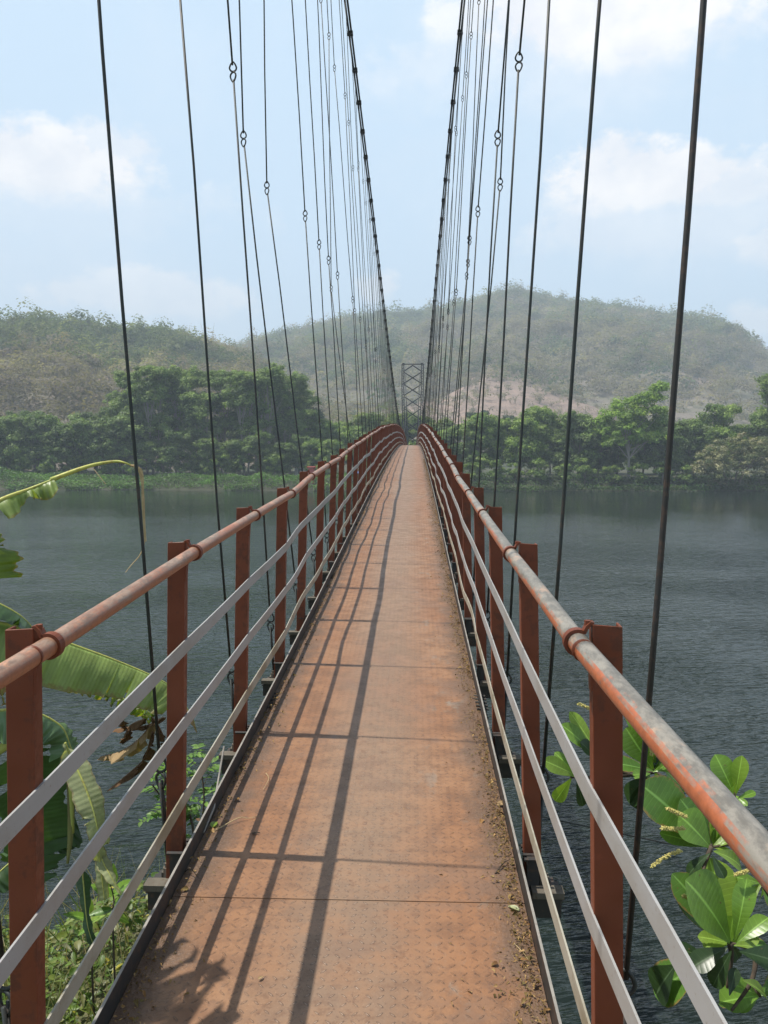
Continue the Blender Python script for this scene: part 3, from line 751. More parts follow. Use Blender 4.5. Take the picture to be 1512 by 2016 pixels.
for i, (px, d, s) in enumerate(((285, 183, .62), (345, 184, .78), (412, 183, .70), (455, 184, .66), (508, 183, .75), (556, 183, .62), (380, 187, .85), (590, 187, .70))):
    plant('darkbush', i % 3, px, d, s, rr.uniform(0, 6), 'dark bushy tree under the tall feathery trees, %s from the left' % ORD[sorted([285,345,412,455,508,556,380,590]).index(px)], 'bushy_tree', G)
for i, (px, d, s) in enumerate(((-40, 206, .92), (15, 208, .95), (70, 205, .9), (125, 208, .96), (180, 206, .92), (232, 205, .95))):
    plant('darkbush', i % 3, px, d, s, rr.uniform(0, 6), 'dense dark tree filling the shade behind the left rows, %s from the left' % ORD[i], 'bushy_tree', G)
for i, px in enumerate((-60, -28, 4, 33, 66, 97, 128, 158, 190, 222, 262, 318, 372, 428, 470, 536)):
    plant('small', i % 3, px, 181 + (i*7 % 5), .95 + .1*(i % 3), rr.uniform(0, 6), 'leafy bush under the trees of the left bank, %s from the left' % ORD[i], 'bush', 'bushes under the left bank trees')
mids = [(604, 200, 1.12, 'blue'), (636, 196, .95, 'bush'), (668, 205, .92, 'bush'), (700, 190, .86, 'bush'), (655, 180, .62, 'bush'), (618, 184, .62, 'bush')]
for i, (px, d, s, k) in enumerate(mids):
    plant(k, i % 3, px, d, s, rr.uniform(0, 6), '%s tree left of the bridge end, %s between it and the tall stand' % ('blue green' if k == 'blue' else 'bushy green', ORD[sorted(m_[0] for m_ in mids).index(px)]), 'bushy_tree', G)
ctr = [(722, 198, 1.02), (756, 202, 1.08), (790, 210, 1.05), (828, 208, .98), (862, 202, 1.0)]
for i, (px, d, s) in enumerate(ctr):
    plant('yellow', i % 3, px, d, s, rr.uniform(0, 6), 'light yellow green tree behind the bridge end, %s from the left' % ORD[i], 'yellow_green_tree', G)
for i, (px, d, s) in enumerate(((745, 184, .74), (785, 186, .66), (840, 186, .68), (880, 184, .8))):
    plant('bush', i % 3, px, d, s, rr.uniform(0, 6), 'low dense green tree at the foot of the far tower, %s from the left' % ORD[i], 'bushy_tree', G)
rt = [(905, 184, .97, 'bush'), (946, 181, .93, 'bush'), (985, 184, .98, 'bush'), (1025, 180, .96, 'bush'), (1062, 185, 1.05, 'bush'), (1100, 181, .98, 'darkbush'), (1135, 180, .99, 'darkbush'), (1172, 184, .92, 'darkbush'), (1210, 184, .82, 'darkbush'), (1262, 182, .85, 'darkbush'), (1310, 181, .86, 'darkbush'),
      (1355, 186, 1.0, 'darkbush'), (1400, 190, 1.02, 'bush'), (1450, 192, 1.03, 'bush'), (1500, 190, 1.0, 'bush'), (1550, 187, .98, 'darkbush'), (1600, 186, 1.0, 'bush')]
for i, (px, d, s, k) in enumerate(rt):
    plant(k, i % 3, px, d, s*(.95+.12*math.sin(i*2.3)), rr.uniform(0, 6), '%s green tree, %s from the left in the right bank tree wall' % ('dark' if k == 'darkbush' else 'mid', ORD[i]), 'bushy_tree', G, sz=.95+.22*((i*7) % 5)/4)
for i, (px, d, s) in enumerate(((1082, 197, .93), (1120, 198, .95), (1160, 196, .92), (1200, 198, .93), (1240, 197, .95), (1285, 198, .93), (1325, 197, .95))):
    plant('darkbush', i % 3, px, d, s, rr.uniform(0, 6), 'dark tree closing the gaps behind the lime green tree, %s from the left' % ORD[i], 'bushy_tree', G)
for i, (px, d, s) in enumerate(((425, 205, .85), (468, 206, .9), (515, 205, .85), (555, 206, .85))):
    plant('darkbush', i % 3, px, d, s, rr.uniform(0, 6), 'dark tree in shade behind the tall feathery stand, %s from the left' % ORD[i], 'bushy_tree', G)
for i, (px, d, s) in enumerate(((930, 172, .72), (975, 171.5, .8), (1015, 171, .7), (1058, 171.5, .85), (1105, 171, .7), (1150, 171.5, .9), (1200, 171, .7), (1250, 171, .75), (1300, 171.5, .8), (1345, 171.3, .7))):
    plant('small', i % 3, px, d+1.8, s, rr.uniform(0, 6), 'leafy bush overhanging the water on the right bank, %s from the left' % ORD[i], 'bush', 'bushes at the water edge')
plant('spread', 0, 1232, 177, .98, 0, 'lime green spreading tree with tiered branches standing above the right bank', 'spreading_tree', G)
plant('olive', 0, 1432, 174.5, 1.0, .05, 'rounded olive grey shrub with pale blossom hanging over the water at right', 'flowering_shrub', G)
plant('blue', 1, 938, 240, 1.0, 1, 'small dark blue green tree peeping above the tree wall, left of the other', 'dark_tree', G); plant('blue', 2, 990, 250, .97, 2, 'small dark blue green tree peeping above the tree wall, right of the other', 'dark_tree', G)
plant('tall', 1, 1512, 186, .93, 2, 'tall feathery tree cut by the right edge of the photo', 'tall_tree', G)

# undergrowth strip along the far bank
def undergrowth():
    rng = np.random.default_rng(11); n = 60000
    x = rng.uniform(-125, 105, n); t = rng.uniform(0, 1, n)**.8; y = shore(x) + .3 + t*9
    h = .35 + 2.3*vnoise(x, y, 3.2, 7)*vnoise(x, y, 11, 8)*1.7*np.clip(t*3+.25, 0, 1); dens = rng.uniform(0, 1, n) < np.where(x > -18, .55, .95); x, y, h, t = x[dens], y[dens], h[dens], t[dens]
    zb = np.interp(t*9, [0, 1, 3, 9], [.0, .5, 1.1, 2.0]); z = zb + h*rng.uniform(.15, 1, len(x))**.6
    C = np.stack([x, y, z], -1); V, Fq = diamonds(C, .42, rng, up=.7)
    m_ = 16000; xe = rng.uniform(-125, 110, m_); te = rng.uniform(-.1, 1.3, m_); ye = shore(xe) + te; ze = .08 + np.clip(te, 0, 2)*.35 + rng.uniform(0, 1, m_)**1.5*(.5+1.2*vnoise(xe, ye, 2.2, 31)); ke = vnoise(xe, xe*0, 3.1, 33) > np.where(xe < -14, .42, .12)
    C = np.concatenate([C, np.stack([xe, ye, ze], -1)[ke]]); x = np.concatenate([x, xe[ke]]); y = np.concatenate([y, ye[ke]]); V, Fq = diamonds(C, .42, rng, up=.7)
    pal = np.array(PAL['under'])[rng.integers(0, 3, len(x))]*(.55+.9*vnoise(x, y, 2.6, 9))[:, None]*rng.uniform(.7, 1.25, len(x))[:, None]
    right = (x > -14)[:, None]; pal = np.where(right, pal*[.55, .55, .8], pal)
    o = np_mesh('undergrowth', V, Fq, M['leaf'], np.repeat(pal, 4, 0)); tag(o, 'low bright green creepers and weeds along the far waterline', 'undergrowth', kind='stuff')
undergrowth()
# hut, gate pier and tarpaulin by the far landing
def at_land(px, d, z=None):
    x = (px-PXC)/F*d; return Vector((x, d, land_z(x, d) if z is None else z))
mred = mat_paint('red_wall_paint', (.42, .07, .05), (.35, .06, .04), amt=.3, sc=2); mtile = mat_paint('clay_roof', (.30, .19, .14), (.25, .16, .12), amt=.4, sc=2); mblue = mat_paint('blue_sheet', (.10, .18, .45), (.13, .24, .5), amt=.1, sc=2)
c = at_land(613, 172.5); e = empty('gate_pier', c, 'small red painted pier with a wider cap at the far waterside', 'pier')
mb = MB(); mb.box(c.x-.62, c.x+.62, c.y-.6, c.y+.6, c.z-.5, c.z+3.0); mb.build('pier_body', mred, e, bevel=.03); mb = MB(); mb.box(c.x-.85, c.x+.85, c.y-.8, c.y+.8, c.z+3.003, c.z+3.35); mb.build('pier_cap', mred, e, bevel=.04)
c = at_land(592, 186); e = empty('shed', c, 'low shed with a clay coloured roof left of the red pier', 'shed')
mb = MB(); mb.box(c.x-1.2, c.x+1.2, c.y-1.4, c.y+1.4, c.z-.4, c.z+2.3); mb.build('wall', mat_conc, e)
mb = MB(); mb.add([(c.x-1.6, c.y-1.9, c.z+2.2), (c.x+1.6, c.y-1.9, c.z+2.2), (c.x+1.6, c.y, c.z+2.7), (c.x-1.6, c.y, c.z+2.7), (c.x+1.6, c.y+1.9, c.z+2.2), (c.x-1.6, c.y+1.9, c.z+2.2), (c.x-1.6, c.y-1.9, c.z+2.1), (c.x+1.6, c.y-1.9, c.z+2.1), (c.x+1.6, c.y+1.9, c.z+2.1), (c.x-1.6, c.y+1.9, c.z+2.1)],
    [(0, 1, 2, 3), (3, 2, 4, 5), (6, 7, 1, 0), (9, 5, 4, 8), (0, 3, 5, 9, 6), (1, 7, 8, 4, 2), (6, 9, 8, 7)]); mb.build('roof', mtile, e)
mb = MB(); mb.box(c.x-.4, c.x+.4, c.y-1.43, c.y-1.403, c.z, c.z+1.9); mb.build('door', M['black'], e)
c = at_land(702, 173); mb = MB(); vs = []; rq = random.Random(2)
for j in range(5):
    for i in range(9): vs.append((c.x-1.8+i*.45, c.y+j*.5-1, c.z+2.1+.35*math.sin(i*.9+j)*.5-abs(i-4)*.12+rq.uniform(-.05, .05)))
mb.add(vs, [(j*9+i, j*9+i+1, j*9+i+10, j*9+i+9) for j in range(4) for i in range(8)])
for sx, sy in ((-1.8, -1), (1.8, -1), (-1.8, 1), (1.8, 1)): mb.tube([(c.x+sx, c.y+sy, c.z-.3), (c.x+sx, c.y+sy, c.z+1.7)], .05, 5)
tag(mb.build('tarpaulin_shelter', mblue, origin=c), 'blue tarpaulin stretched over poles near the far end of the bridge', 'shelter')

# ------------------------------------------------------------------ hills
def hill(name, prof, r0, rr_, th, seed, nx, nr, back=.55, bump_=1., rock=None, crowns=1500, crad=4., K=50, leaf=1.4, greens=None, power=.85, tree_skip=None):
    px = np.array([p[0] for p in prof], float); py = np.array([p[1] for p in prof], float)
    az0, az1 = px_az(px[0]), px_az(px[-1])
    fr = rr_ if callable(rr_) else (lambda a: rr_ + 0*a)
    def height(a, r):
        p = PXC + F*np.tan(a); R = fr(a); e = np.tan(np.arctan((1008-np.interp(p, px, py))/F) - PITCH)
        hr = np.maximum(EYE + R*e - th, -4.); t = (r-r0)/(R-r0)
        up = np.clip(t, 0, 1)**power; dn = 1 - back*np.clip((r-R)/(R*.5), 0, 1)**1.5
        x, y = r*np.sin(a), r*np.cos(a); nz = (vnoise(x, y, 60, seed)-.5)*14 + (vnoise(x, y, 22, seed+1)-.5)*6
        return 1.5 + hr*np.where(t <= 1, up, dn) + nz*np.clip(t*2, 0, 1)*np.clip((1-t)*3, 0, 1)*bump_
    A, Rg = np.meshgrid(np.linspace(az0, az1, nx), np.linspace(0, 1, nr)); Rr = r0 + Rg*(fr(A)*1.5 - r0)
    Z = height(A, Rr); X = Rr*np.sin(A); Y = Rr*np.cos(A); P = PXC + F*np.tan(A)
    rk = rock(P, (Rr-r0)/(fr(A)-r0)) if rock else 0*P
    col = np.stack([rk, rk, rk], -1).reshape(-1, 3); grid_mesh(name, X, Y, Z, M['hill'], col)
    rng = np.random.default_rng(seed); n = crowns
    a = rng.uniform(az0, az1, n*2); R = fr(a); t = np.sqrt(rng.uniform(.0, 1.12, n*2)); r = r0 + (R-r0)*t; P = PXC + F*np.tan(a)
    keep = rng.uniform(0, 1, n*2) > (np.clip(rock(P, t)*.8, 0, .75) if rock else 0*P); a, r, t, P = [q[keep][:n] for q in (a, r, t, P)]; n = len(a)
    z = height(a, r); x, y = r*np.sin(a), r*np.cos(a)
    g = vnoise(x, y, 45, seed+4)*.55 + vnoise(x, y, 14, seed+5)*.45 + (t-.5)*.28 + (greens(P, t) if greens else 0)
    rad = crad*rng.uniform(.5, 1.1, n)*(1 + .5*(rng.uniform(0, 1, n) > .88)); hh = rad*np.where(rng.uniform(0, 1, n) < .10, rng.uniform(1.3, 1.9, n), rng.uniform(.6, 1.15, n))
    d = rng.normal(size=(n, K, 3)); d /= np.linalg.norm(d, axis=2)[..., None]; d[..., 2] = np.abs(d[..., 2])*1.0 - .25
    lob = 1 + .22*np.sin(d[..., 0]*5 + rng.uniform(0, 6, n)[:, None])*np.cos(d[..., 1]*5 + d[..., 2]*4)
    q = rng.uniform(.72, 1.0, (n, K))*lob; C = np.stack([x, y, z + hh*.9], -1)[:, None] + d*q[..., None]*np.stack([rad, rad, hh], -1)[:, None]
    green = np.array([[.085, .115, .065], [.11, .14, .075], [.065, .095, .06], [.14, .155, .085]]); dry = np.array([[.19, .155, .14], [.215, .18, .16], [.16, .14, .135], [.22, .195, .155], [.18, .16, .13]])
    gi = g + rng.uniform(-.12, .12, n) > .64; ci = np.where(gi[:, None], green[rng.integers(0, 4, n)], dry[rng.integers(0, 5, n)])*(.72 + .55*vnoise(x, y, 30, seed+7) + .22*rng.uniform(-1, 1, n))[:, None]
    col = np.repeat(ci, K, 0)*rng.uniform(.9, 1.1, n*K)[:, None]
    sz = np.where(gi, leaf, leaf*.8)*np.clip(rad/crad, .6, 1.3)
    V, Fq = diamonds(C.reshape(-1, 3), np.repeat(sz, K), rng, up=.35, aspect=.75, out=(d + np.array([0, 0, .3])).reshape(-1, 3))
    # bare trunks and boughs showing between crowns
    return V, Fq, np.repeat(col, 4, 0), (x, y, z, rad, hh)
def ridge_sticks(T, rng, k, w):
    x, y, z, rad, hh = T; sel = rng.permutation(len(x))[:k]; Vs = []
    for j in sel:
        for b in range(5):
            top = np.array([x[j] + rng.normal()*rad[j]*.5, y[j] + rng.normal()*rad[j]*.5, z[j] + hh[j]*rng.uniform(1.1, 1.9)]); bot = np.array([x[j], y[j], z[j] - .5 + b*.6])
            s = np.array([w, 0, 0]); Vs += [bot-s, bot+s, top+s*.3, top-s*.3]
    V = np.array(Vs); return V, np.arange(len(V)).reshape(-1, 4), np.tile(np.array([[.20, .175, .15]]), (len(V), 1))
profA = [(-700, 560), (-500, 590), (-300, 615), (-120, 628), (0, 640), (40, 636), (100, 630), (150, 634), (220, 640), (260, 644), (320, 638), (370, 652), (420, 668), (470, 676), (520, 700), (560, 730), (600, 765), (660, 800), (740, 840), (800, 860)]
profB = [(300, 760), (380, 720), (440, 690), (500, 668), (560, 652), (600, 640), (650, 628), (700, 618), (760, 608), (830, 604), (870, 602), (920, 590), (960, 576), (1010, 562), (1040, 572), (1070, 582), (1130, 594), (1200, 606), (1260, 616), (1340, 630), (1400, 642), (1440, 664), (1480, 694), (1512, 722), (1560, 750), (1640, 760), (1760, 790), (2000, 810)]
profC = [(560, 800), (640, 790), (720, 775), (800, 765), (870, 748), (910, 724), (950, 710), (1000, 712), (1040, 722), (1080, 736), (1120, 752), (1160, 772), (1210, 800), (1300, 830), (1400, 850)]
def rockA(P, t): return np.exp(-((P-215)/45)**2 - ((t-.40-(P-215)*.0016)/.045)**2)*.8
def rockB(P, t): return .55*np.exp(-((P-1370)/90)**2 - ((t-.30)/.12)**2)
def rockC(P, t): return np.clip(1.25*np.exp(-((P-1010)/190)**4)*np.clip((t-.12)*3, 0, 1), 0, 1) + .3
rgh = np.random.default_rng(3)
for nm, args in (('hill', dict(prof=profA, r0=232, rr_=500, th=12, seed=21, nx=220, nr=70, rock=rockA, crowns=8500, crad=4.6, K=100, leaf=1.2, greens=lambda P, t: .16*np.clip((t-.55)*3, 0, 1) - .12*np.clip((.5-t)*2.5, 0, 1))),
                 ('hill', dict(prof=profB, r0=420, rr_=lambda a: 1060+0*a, th=15, seed=41, nx=260, nr=80, bump_=1.6, rock=rockB, crowns=17000, crad=6.6, K=66, leaf=2.0, greens=lambda P, t: .06+.05*np.sin(P/90.))),
                 ('hill', dict(prof=profC, r0=330, rr_=620, th=2, seed=61, nx=160, nr=60, rock=rockC, crowns=2600, crad=2.5, K=40, leaf=1.1, bump_=.8, greens=lambda P, t: -.18+0*P))):
    V, Fq, col, T = hill(nm, **args); V2, F2, c2 = ridge_sticks(T, rgh, 1500, .10 if args['seed'] == 21 else .16)
    V = np.concatenate([V, V2]); Fq = np.concatenate([Fq, F2 + len(V) - len(V2)]); col = np.concatenate([col, c2])
    o = np_mesh('hill_forest', V, Fq, M['hleaf'], col)
    tag(o, {21: 'grey brown dry forest covering the nearer hill at left', 41: 'hazy forest covering the long high hill at right', 61: 'sparse scrub on the bare pinkish slope at right'}[args['seed']], 'forest', kind='stuff')

# ================================================================== NEAR PLANTS
def leaf_mat(name, base, trans=.4, rib=0., dry=None, rough=.4, spec=.5, seed=0):
    m, t, b, g = material(name); P = g.outputs['Position']
    a = t.node('ShaderNodeAttribute'); a.attribute_name = 'tint'; r, gg, bb = t.sep(a.outputs['Color'])   # r along (m), g across 0..1
    n = t.noise(P, 9, 5, .6); n2 = t.noise(P, 60, 4, .6)
    c = t.mix(t.ramp(n, .3, .7), base, tuple(k*.68 for k in base))
    c = t.mix(t.ramp(gg, .0, .10, .75, 0), c, tuple(min(1, k*1.9+.05) for k in base))       # pale midrib
    if not rib: c = t.mix(t.ramp(t.noise(P, 38, 3, .6), .68, .73, 0, .85), c, (.16, .10, .04))
    if dry: c = t.mix(t.ramp(t.m('ADD', gg, t.m('MULTIPLY', t.m('SUBTRACT', n2, .5), .6)), .86, .98, 0, .9), c, dry)
    if rib:
        w = t.m('SINE', t.m('MULTIPLY', r, 6.2832/rib)); w2 = t.m('SINE', t.m('MULTIPLY', r, 6.2832/(rib*4.7)))
        hh = t.m('ADD', t.m('MULTIPLY', w, .5), t.m('MULTIPLY', w2, .9))
        c = t.mix(t.ramp(t.m('ADD', w, w2), -.8, 1.4, .26, 0), c, tuple(k*.4 for k in base))
        t.put(b.inputs['Normal'], t.bump(hh, .5, .0014))
    else:
        w = t.m('ABSOLUTE', t.m('SINE', t.m('ADD', t.m('MULTIPLY', r, 3.1416/.020), t.m('MULTIPLY', gg, -2.2))))
        vein = t.m('MULTIPLY', t.ramp(w, 0, .16, 1., 0), .45)
        c = t.mix(vein, c, tuple(min(1, k*1.6+.03) for k in base)); t.put(b.inputs['Normal'], t.bump(t.m('ADD', t.m('MULTIPLY', w, 1.), n2), .25, .0010))
    t.put(b.inputs['Base Color'], c); b.inputs['Roughness'].default_value = rough; b.inputs['Specular IOR Level'].default_value = spec
    tr = t.node('ShaderNodeBsdfTranslucent'); t.put(tr.inputs[0], t.mix(1., c, (1.5, 1.5, .5), 'MULTIPLY'))
    ms = t.node('ShaderNodeMixShader'); ms.inputs[0].default_value = trans
    t.l.new(b.outputs[0], ms.inputs[1]); t.l.new(tr.outputs[0], ms.inputs[2]); t.l.new(ms.outputs[0], m.node_tree.nodes['Material Output'].inputs[0])
    return m
M['ban_pale'] = leaf_mat('banana_leaf_pale', (.30, .40, .12), .35, rib=.020, dry=(.25, .20, .07))
M['ban_yel'] = leaf_mat('banana_leaf_yellow_green', (.16, .24, .03), .5, rib=.018, dry=(.3, .22, .06))
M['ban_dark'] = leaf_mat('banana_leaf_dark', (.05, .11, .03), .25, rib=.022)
M['ban_blue'] = leaf_mat('banana_leaf_blue_green', (.15, .25, .12), .25, rib=.03, rough=.35)
M['ban_cream'] = leaf_mat('banana_leaf_cream', (.42, .46, .24), .3, rib=.024, dry=(.30, .24, .13))
M['ban_dead'] = leaf_mat('banana_leaf_dead', (.15, .085, .045), .1, rib=.016, rough=.8, spec=.1)
M['ban_deadp'] = leaf_mat('banana_leaf_straw', (.40, .28, .15), .15, rib=.018, rough=.8, spec=.1)
M['ban_stem'] = mat_paint('banana_midrib', (.42, .42, .10), (.34, .38, .10), rust=(.25, .14, .05), amt=.5, sc=8)
M['ban_trunk'] = mat_paint('banana_stem', (.20, .20, .07), (.13, .12, .05), rust=(.09, .05, .025), amt=.7, rough=.7, sc=4)
M['straw'] = mat_paint('straw', (.44, .34, .19), (.36, .27, .14), rust=(.2, .12, .06), amt=.4, rough=.7, sc=20)
M['alm'] = [leaf_mat('almond_leaf_a', (.17, .31, .04), .35, rough=.33), leaf_mat('almond_leaf_b', (.095, .20, .03), .3, rough=.38, dry=(.22, .15, .05)), leaf_mat('almond_leaf_c', (.26, .40, .06), .45, rough=.38), leaf_mat('almond_leaf_dark', (.028, .060, .016), .25, rough=.35)]
M['catkin'] = mat_paint('catkin', (.52, .46, .16), (.44, .40, .14), rust=(.3, .2, .05), amt=.4, rough=.8, sc=60)
M['twig'] = mat_paint('twig_bark', (.055, .042, .032), (.09, .07, .05), amt=.4, rough=.85, sc=30)

def catmull(P, n):
    P = [Vector(p) for p in P]; P = [P[0]*2-P[1]] + P + [P[-1]*2-P[-2]]; out = []; m_ = len(P)-3
    for k in range(n+1):
        u = k/n*m_; i = min(int(u), m_-1); t = u-i; a, b, c, d = P[i:i+4]
        out.append(.5*((2*b)+(c-a)*t+(2*a-5*b+4*c-d)*t*t+(3*b-3*c+d-a)*t**3))
    return out
def blade(name, pts, width, drops, mats, parent, n=70, seed=0, tears=5, prof=None, rib_r=.009, wave=.012, m_rib=None, gap=.04, cut=None):
    """long leaf: midrib along pts, a half blade each side hanging at the drop given (0 level, 1 straight down)"""
    C = catmull(pts, n); rnd = random.Random(seed); L = [0.]
    for a, b in zip(C, C[1:]): L.append(L[-1] + (b-a).length)
    prof = prof or (lambda u: min(1, (u*7+.25))*min(1, ((1-u)*3.2+.05))**.7)
    V, Fc, col = [], [], []; K = 7; root = None
    for side, (drop, wk) in zip((-1, 1), drops):
        if wk <= 0: continue
        cuts = sorted(rnd.sample(range(4, n-2), tears)); strips = [0] + cuts + [n]
        for a, b in zip(strips, strips[1:]):
            dd = min(1.1, max(0, drop + rnd.uniform(-.07, .07))); sh = rnd.uniform(.9, 1.04); o = len(V)
            for i in range(a, b+1):
                T = (C[min(i+1, n)]-C[max(i-1, 0)]).normalized(); sd_ = T.cross(Vector((0, 0, 1)))
                sd_ = (sd_ if sd_.length > .15 else T.orthogonal()).normalized()*side; dn = (Vector((0, 0, -1)) - T*T.dot(Vector((0, 0, -1)))); dn = dn.normalized() if dn.length > .15 else Vector((0, 0, -1))
                w = width*wk*prof(i/n)*sh; nar = gap if (i in (a, b) and i not in (0, n)) else 0
                p = C[i].copy(); T2 = T*(nar*(1 if i == a else -1))
                for k in range(K):
                    q = k/(K-1); ang = dd*math.pi/2*min(1, .35+q*1.1)
                    if k: p = p + (sd_*math.cos(ang) + dn*math.sin(ang))*(w/(K-1))
                    rp = sd_*math.sin(i*1.3+seed+k*.5)*wave*q + sd_*math.sin(i*.41+seed*2)*wave*1.8*q
                    V.append(p + rp + T2*q*q*.5); col.append((L[i], q, 0))
            for i in range(b-a):
                for k in range(K-1):
                    if cut and cut(side, (a+i)/n, k/(K-1)): continue
                    Fc.append((o+i*K+k, o+(i+1)*K+k, o+(i+1)*K+k+1, o+i*K+k+1))
    mt = mats
    o = np_mesh(name, np.array([tuple(v) for v in V]), np.array(Fc), mt, np.array(col), parent, smooth=True)
    mb = MB(); mb.tube(C, [rib_r*(1-.75*i/n) for i in range(n+1)], 7); mb.build('midrib', m_rib or M['ban_stem'], o, smooth=True)
    return o
A = at
base = Vector((-2.75, 4.1, float(bank_z(-2.75, 4.1))))
ban = empty('banana_plant', base, 'banana plant with torn drooping leaves leaning in at the left railing', 'banana plant')
mb = MB(); crown = Vector((-2.2, 3.9, 10.1)); mb.tube([base - Vector((0, 0, .3)), base + Vector((.05, 0, .8)), base.lerp(crown, .6) + Vector((-.03, 0, 0)), crown], [.13, .12, .095, .07], 12)
mb.build('stem', M['ban_trunk'], ban, smooth=True)
# broken leaf reaching over the water: green rag at the base, bare yellow rib, straw end hanging down
ptsA = [crown, A(-110, 1040, 3.75), A(0, 985, 3.9), A(60, 962, 4.0), A(106, 943, 4.05)]
blade('leaf', ptsA, .23, ((.95, .5), (.75, .55)), M['ban_pale'], ban, seed=3, tears=4, prof=lambda u: .25+.75*abs(math.sin(u*9))*(1-u*.4), rib_r=.018)
mb = MB(); q = catmull([A(100, 945, 4.05), A(150, 926, 4.1), A(190, 914, 4.15), A(228, 908.5, 4.2), A(245, 911, 4.2), A(258, 916, 4.22)], 20); mb.tube(q, [.0125 - .0005*i*.9 for i in range(21)], 7)
br = mb.build('broken_midrib', M['ban_stem'], ban, smooth=True)
mb = MB(); q = catmull([A(257, 916, 4.22), A(272, 921, 4.22), A(281, 960, 4.23), A(284, 1010, 4.24), A(285, 1062, 4.25), A(276, 1092, 4.25), A(259, 1112, 4.24), A(247, 1127, 4.23)], 26); mb.tube(q, [.0065 - .00018*i for i in range(27)], 5)
mb.prism([(-.008, -.001), (.004, -.001), (.004, .001), (-.008, .001)], catmull([A(264, 917, 4.21), A(280, 930, 4.21), A(282, 990, 4.22), A(287, 1066, 4.24)], 16), up=(0, 1, 0)); mb.build('hanging_straw', M['straw'], ban, smooth=False)
mb = MB(); mb.tube(catmull([A(182, 920, 4.14), A(196, 938, 4.1), A(208, 953, 4.08)], 8), .0012, 4); mb.build('fibre', M['straw'], ban)
# rag hanging at the left edge
blade('leaf', [A(-95, 1000, 3.8), A(-45, 1015, 3.8), A(-22, 1070, 3.78), A(-15, 1140, 3.75)], .15, ((.35, 1.), (.30, 1.)), M['ban_yel'], ban, seed=5, tears=2, prof=lambda u: .55+.45*u, rib_r=.008)
# leaf behind the first post, dark above
blade('leaf', [crown, A(-120, 1130, 3.9), A(-40, 1170, 3.9), A(40, 1212, 3.95), A(84, 1262, 4.0)], .22, ((.55, .6), (.2, .6)), M['ban_dark'], ban, seed=8, tears=3)
# big pale leaf folded along its rib, with browned tip
ptsB = [A(-150, 1195, 3.75), A(-40, 1218, 3.85), A(60, 1240, 3.95), A(140, 1268, 4.05), A(235, 1303, 4.12), A(322, 1342, 4.18), A(352, 1372, 4.2)]
blade('leaf', ptsB, .275, ((.98, 1.0), (.86, 1.06)), M['ban_pale'], ban, seed=12, tears=4, prof=lambda u: (.75+.2*math.sin(u*5))*min(1, (1-u)*5+.75), rib_r=.010, wave=.006, gap=.01)
blade('leaf', [A(120, 1330, 4.2), A(180, 1350, 4.25), A(250, 1378, 4.28), A(305, 1408, 4.3)], .15, ((.95, .62), (.5, .3)), M['ban_yel'], ban, seed=13, tears=5, rib_r=.004, prof=lambda u: .9-.3*u, wave=.01,
      cut=lambda s_, u, v: (math.sin(u*61)*math.sin(v*17+u*9) > .82))
blade('dead_leaf_tip', [A(350, 1366, 4.2), A(366, 1390, 4.2), A(380, 1415, 4.2), A(388, 1442, 4.2)], .03, ((.6, 1), (.5, .7)), M['ban_deadp'], ban, n=16, seed=2, tears=1, rib_r=.003, wave=.006)
# blue green blade seen flat, left of post two
blade('leaf', [A(-90, 1420, 3.4), A(-10, 1400, 3.5), A(60, 1400, 3.55), A(120, 1430, 3.6), A(142, 1478, 3.6)], .20, ((.25, .75), (.85, .8)), M['ban_blue'], ban, seed=21, tears=0, wave=.01, prof=lambda u: .55+.45*math.sin(min(1, u*1.1)*3.0))
# creamy petiole and the shaded leaves hanging under it
mb = MB(); mb.tube(catmull([crown + Vector((0, 0, -.1)), A(-60, 1475, 3.5), A(30, 1458, 3.55), A(92, 1444, 3.6), A(118, 1452, 3.62), A(132, 1490, 3.62), A(140, 1560, 3.6), A(143, 1640, 3.6)], 30), [.026-.0006*i for i in range(31)], 8); mb.build('petiole', M['ban_stem'], ban, smooth=True)
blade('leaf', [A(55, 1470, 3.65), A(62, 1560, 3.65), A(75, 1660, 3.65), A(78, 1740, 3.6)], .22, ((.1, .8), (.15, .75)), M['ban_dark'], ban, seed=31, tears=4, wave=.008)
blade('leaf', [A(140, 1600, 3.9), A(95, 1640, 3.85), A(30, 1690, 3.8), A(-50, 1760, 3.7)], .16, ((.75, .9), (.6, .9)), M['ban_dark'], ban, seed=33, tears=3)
blade('leaf', [A(128, 1462, 3.55), A(140, 1490, 3.55), A(168, 1550, 3.5), A(190, 1620, 3.46), A(196, 1690, 3.45), A(206, 1772, 3.42)], .085, ((.2, .9), (.35, .8)), M['ban_cream'], ban, seed=41, tears=1, wave=.003, rib_r=.006, prof=lambda u: min(1, u*3+.2)*(1 if u < .45 else max(.35, 1-(u-.45)*1.6)))
blade('leaf', [A(190, 1650, 3.5), A(200, 1690, 3.46), A(218, 1725, 3.42), A(238, 1760, 3.4)], .035, ((.2, .8), (.3, .8)), M['ban_cream'], ban, n=20, seed=43, tears=0, wave=.003, rib_r=.004)
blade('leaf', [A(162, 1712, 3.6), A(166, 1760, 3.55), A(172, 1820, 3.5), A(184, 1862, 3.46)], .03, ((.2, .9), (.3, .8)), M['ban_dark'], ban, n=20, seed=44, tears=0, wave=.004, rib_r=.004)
mb = MB(); mb.tube(catmull([A(136, 1480, 3.64), A(140, 1560, 3.62), A(139, 1640, 3.6), A(133, 1700, 3.58)], 14), [.017, .019, .02, .02, .02, .019, .018, .017, .016, .015, .013, .012, .01, .008, .006], 8); mb.build('petiole', M['ban_trunk'], ban, smooth=True)
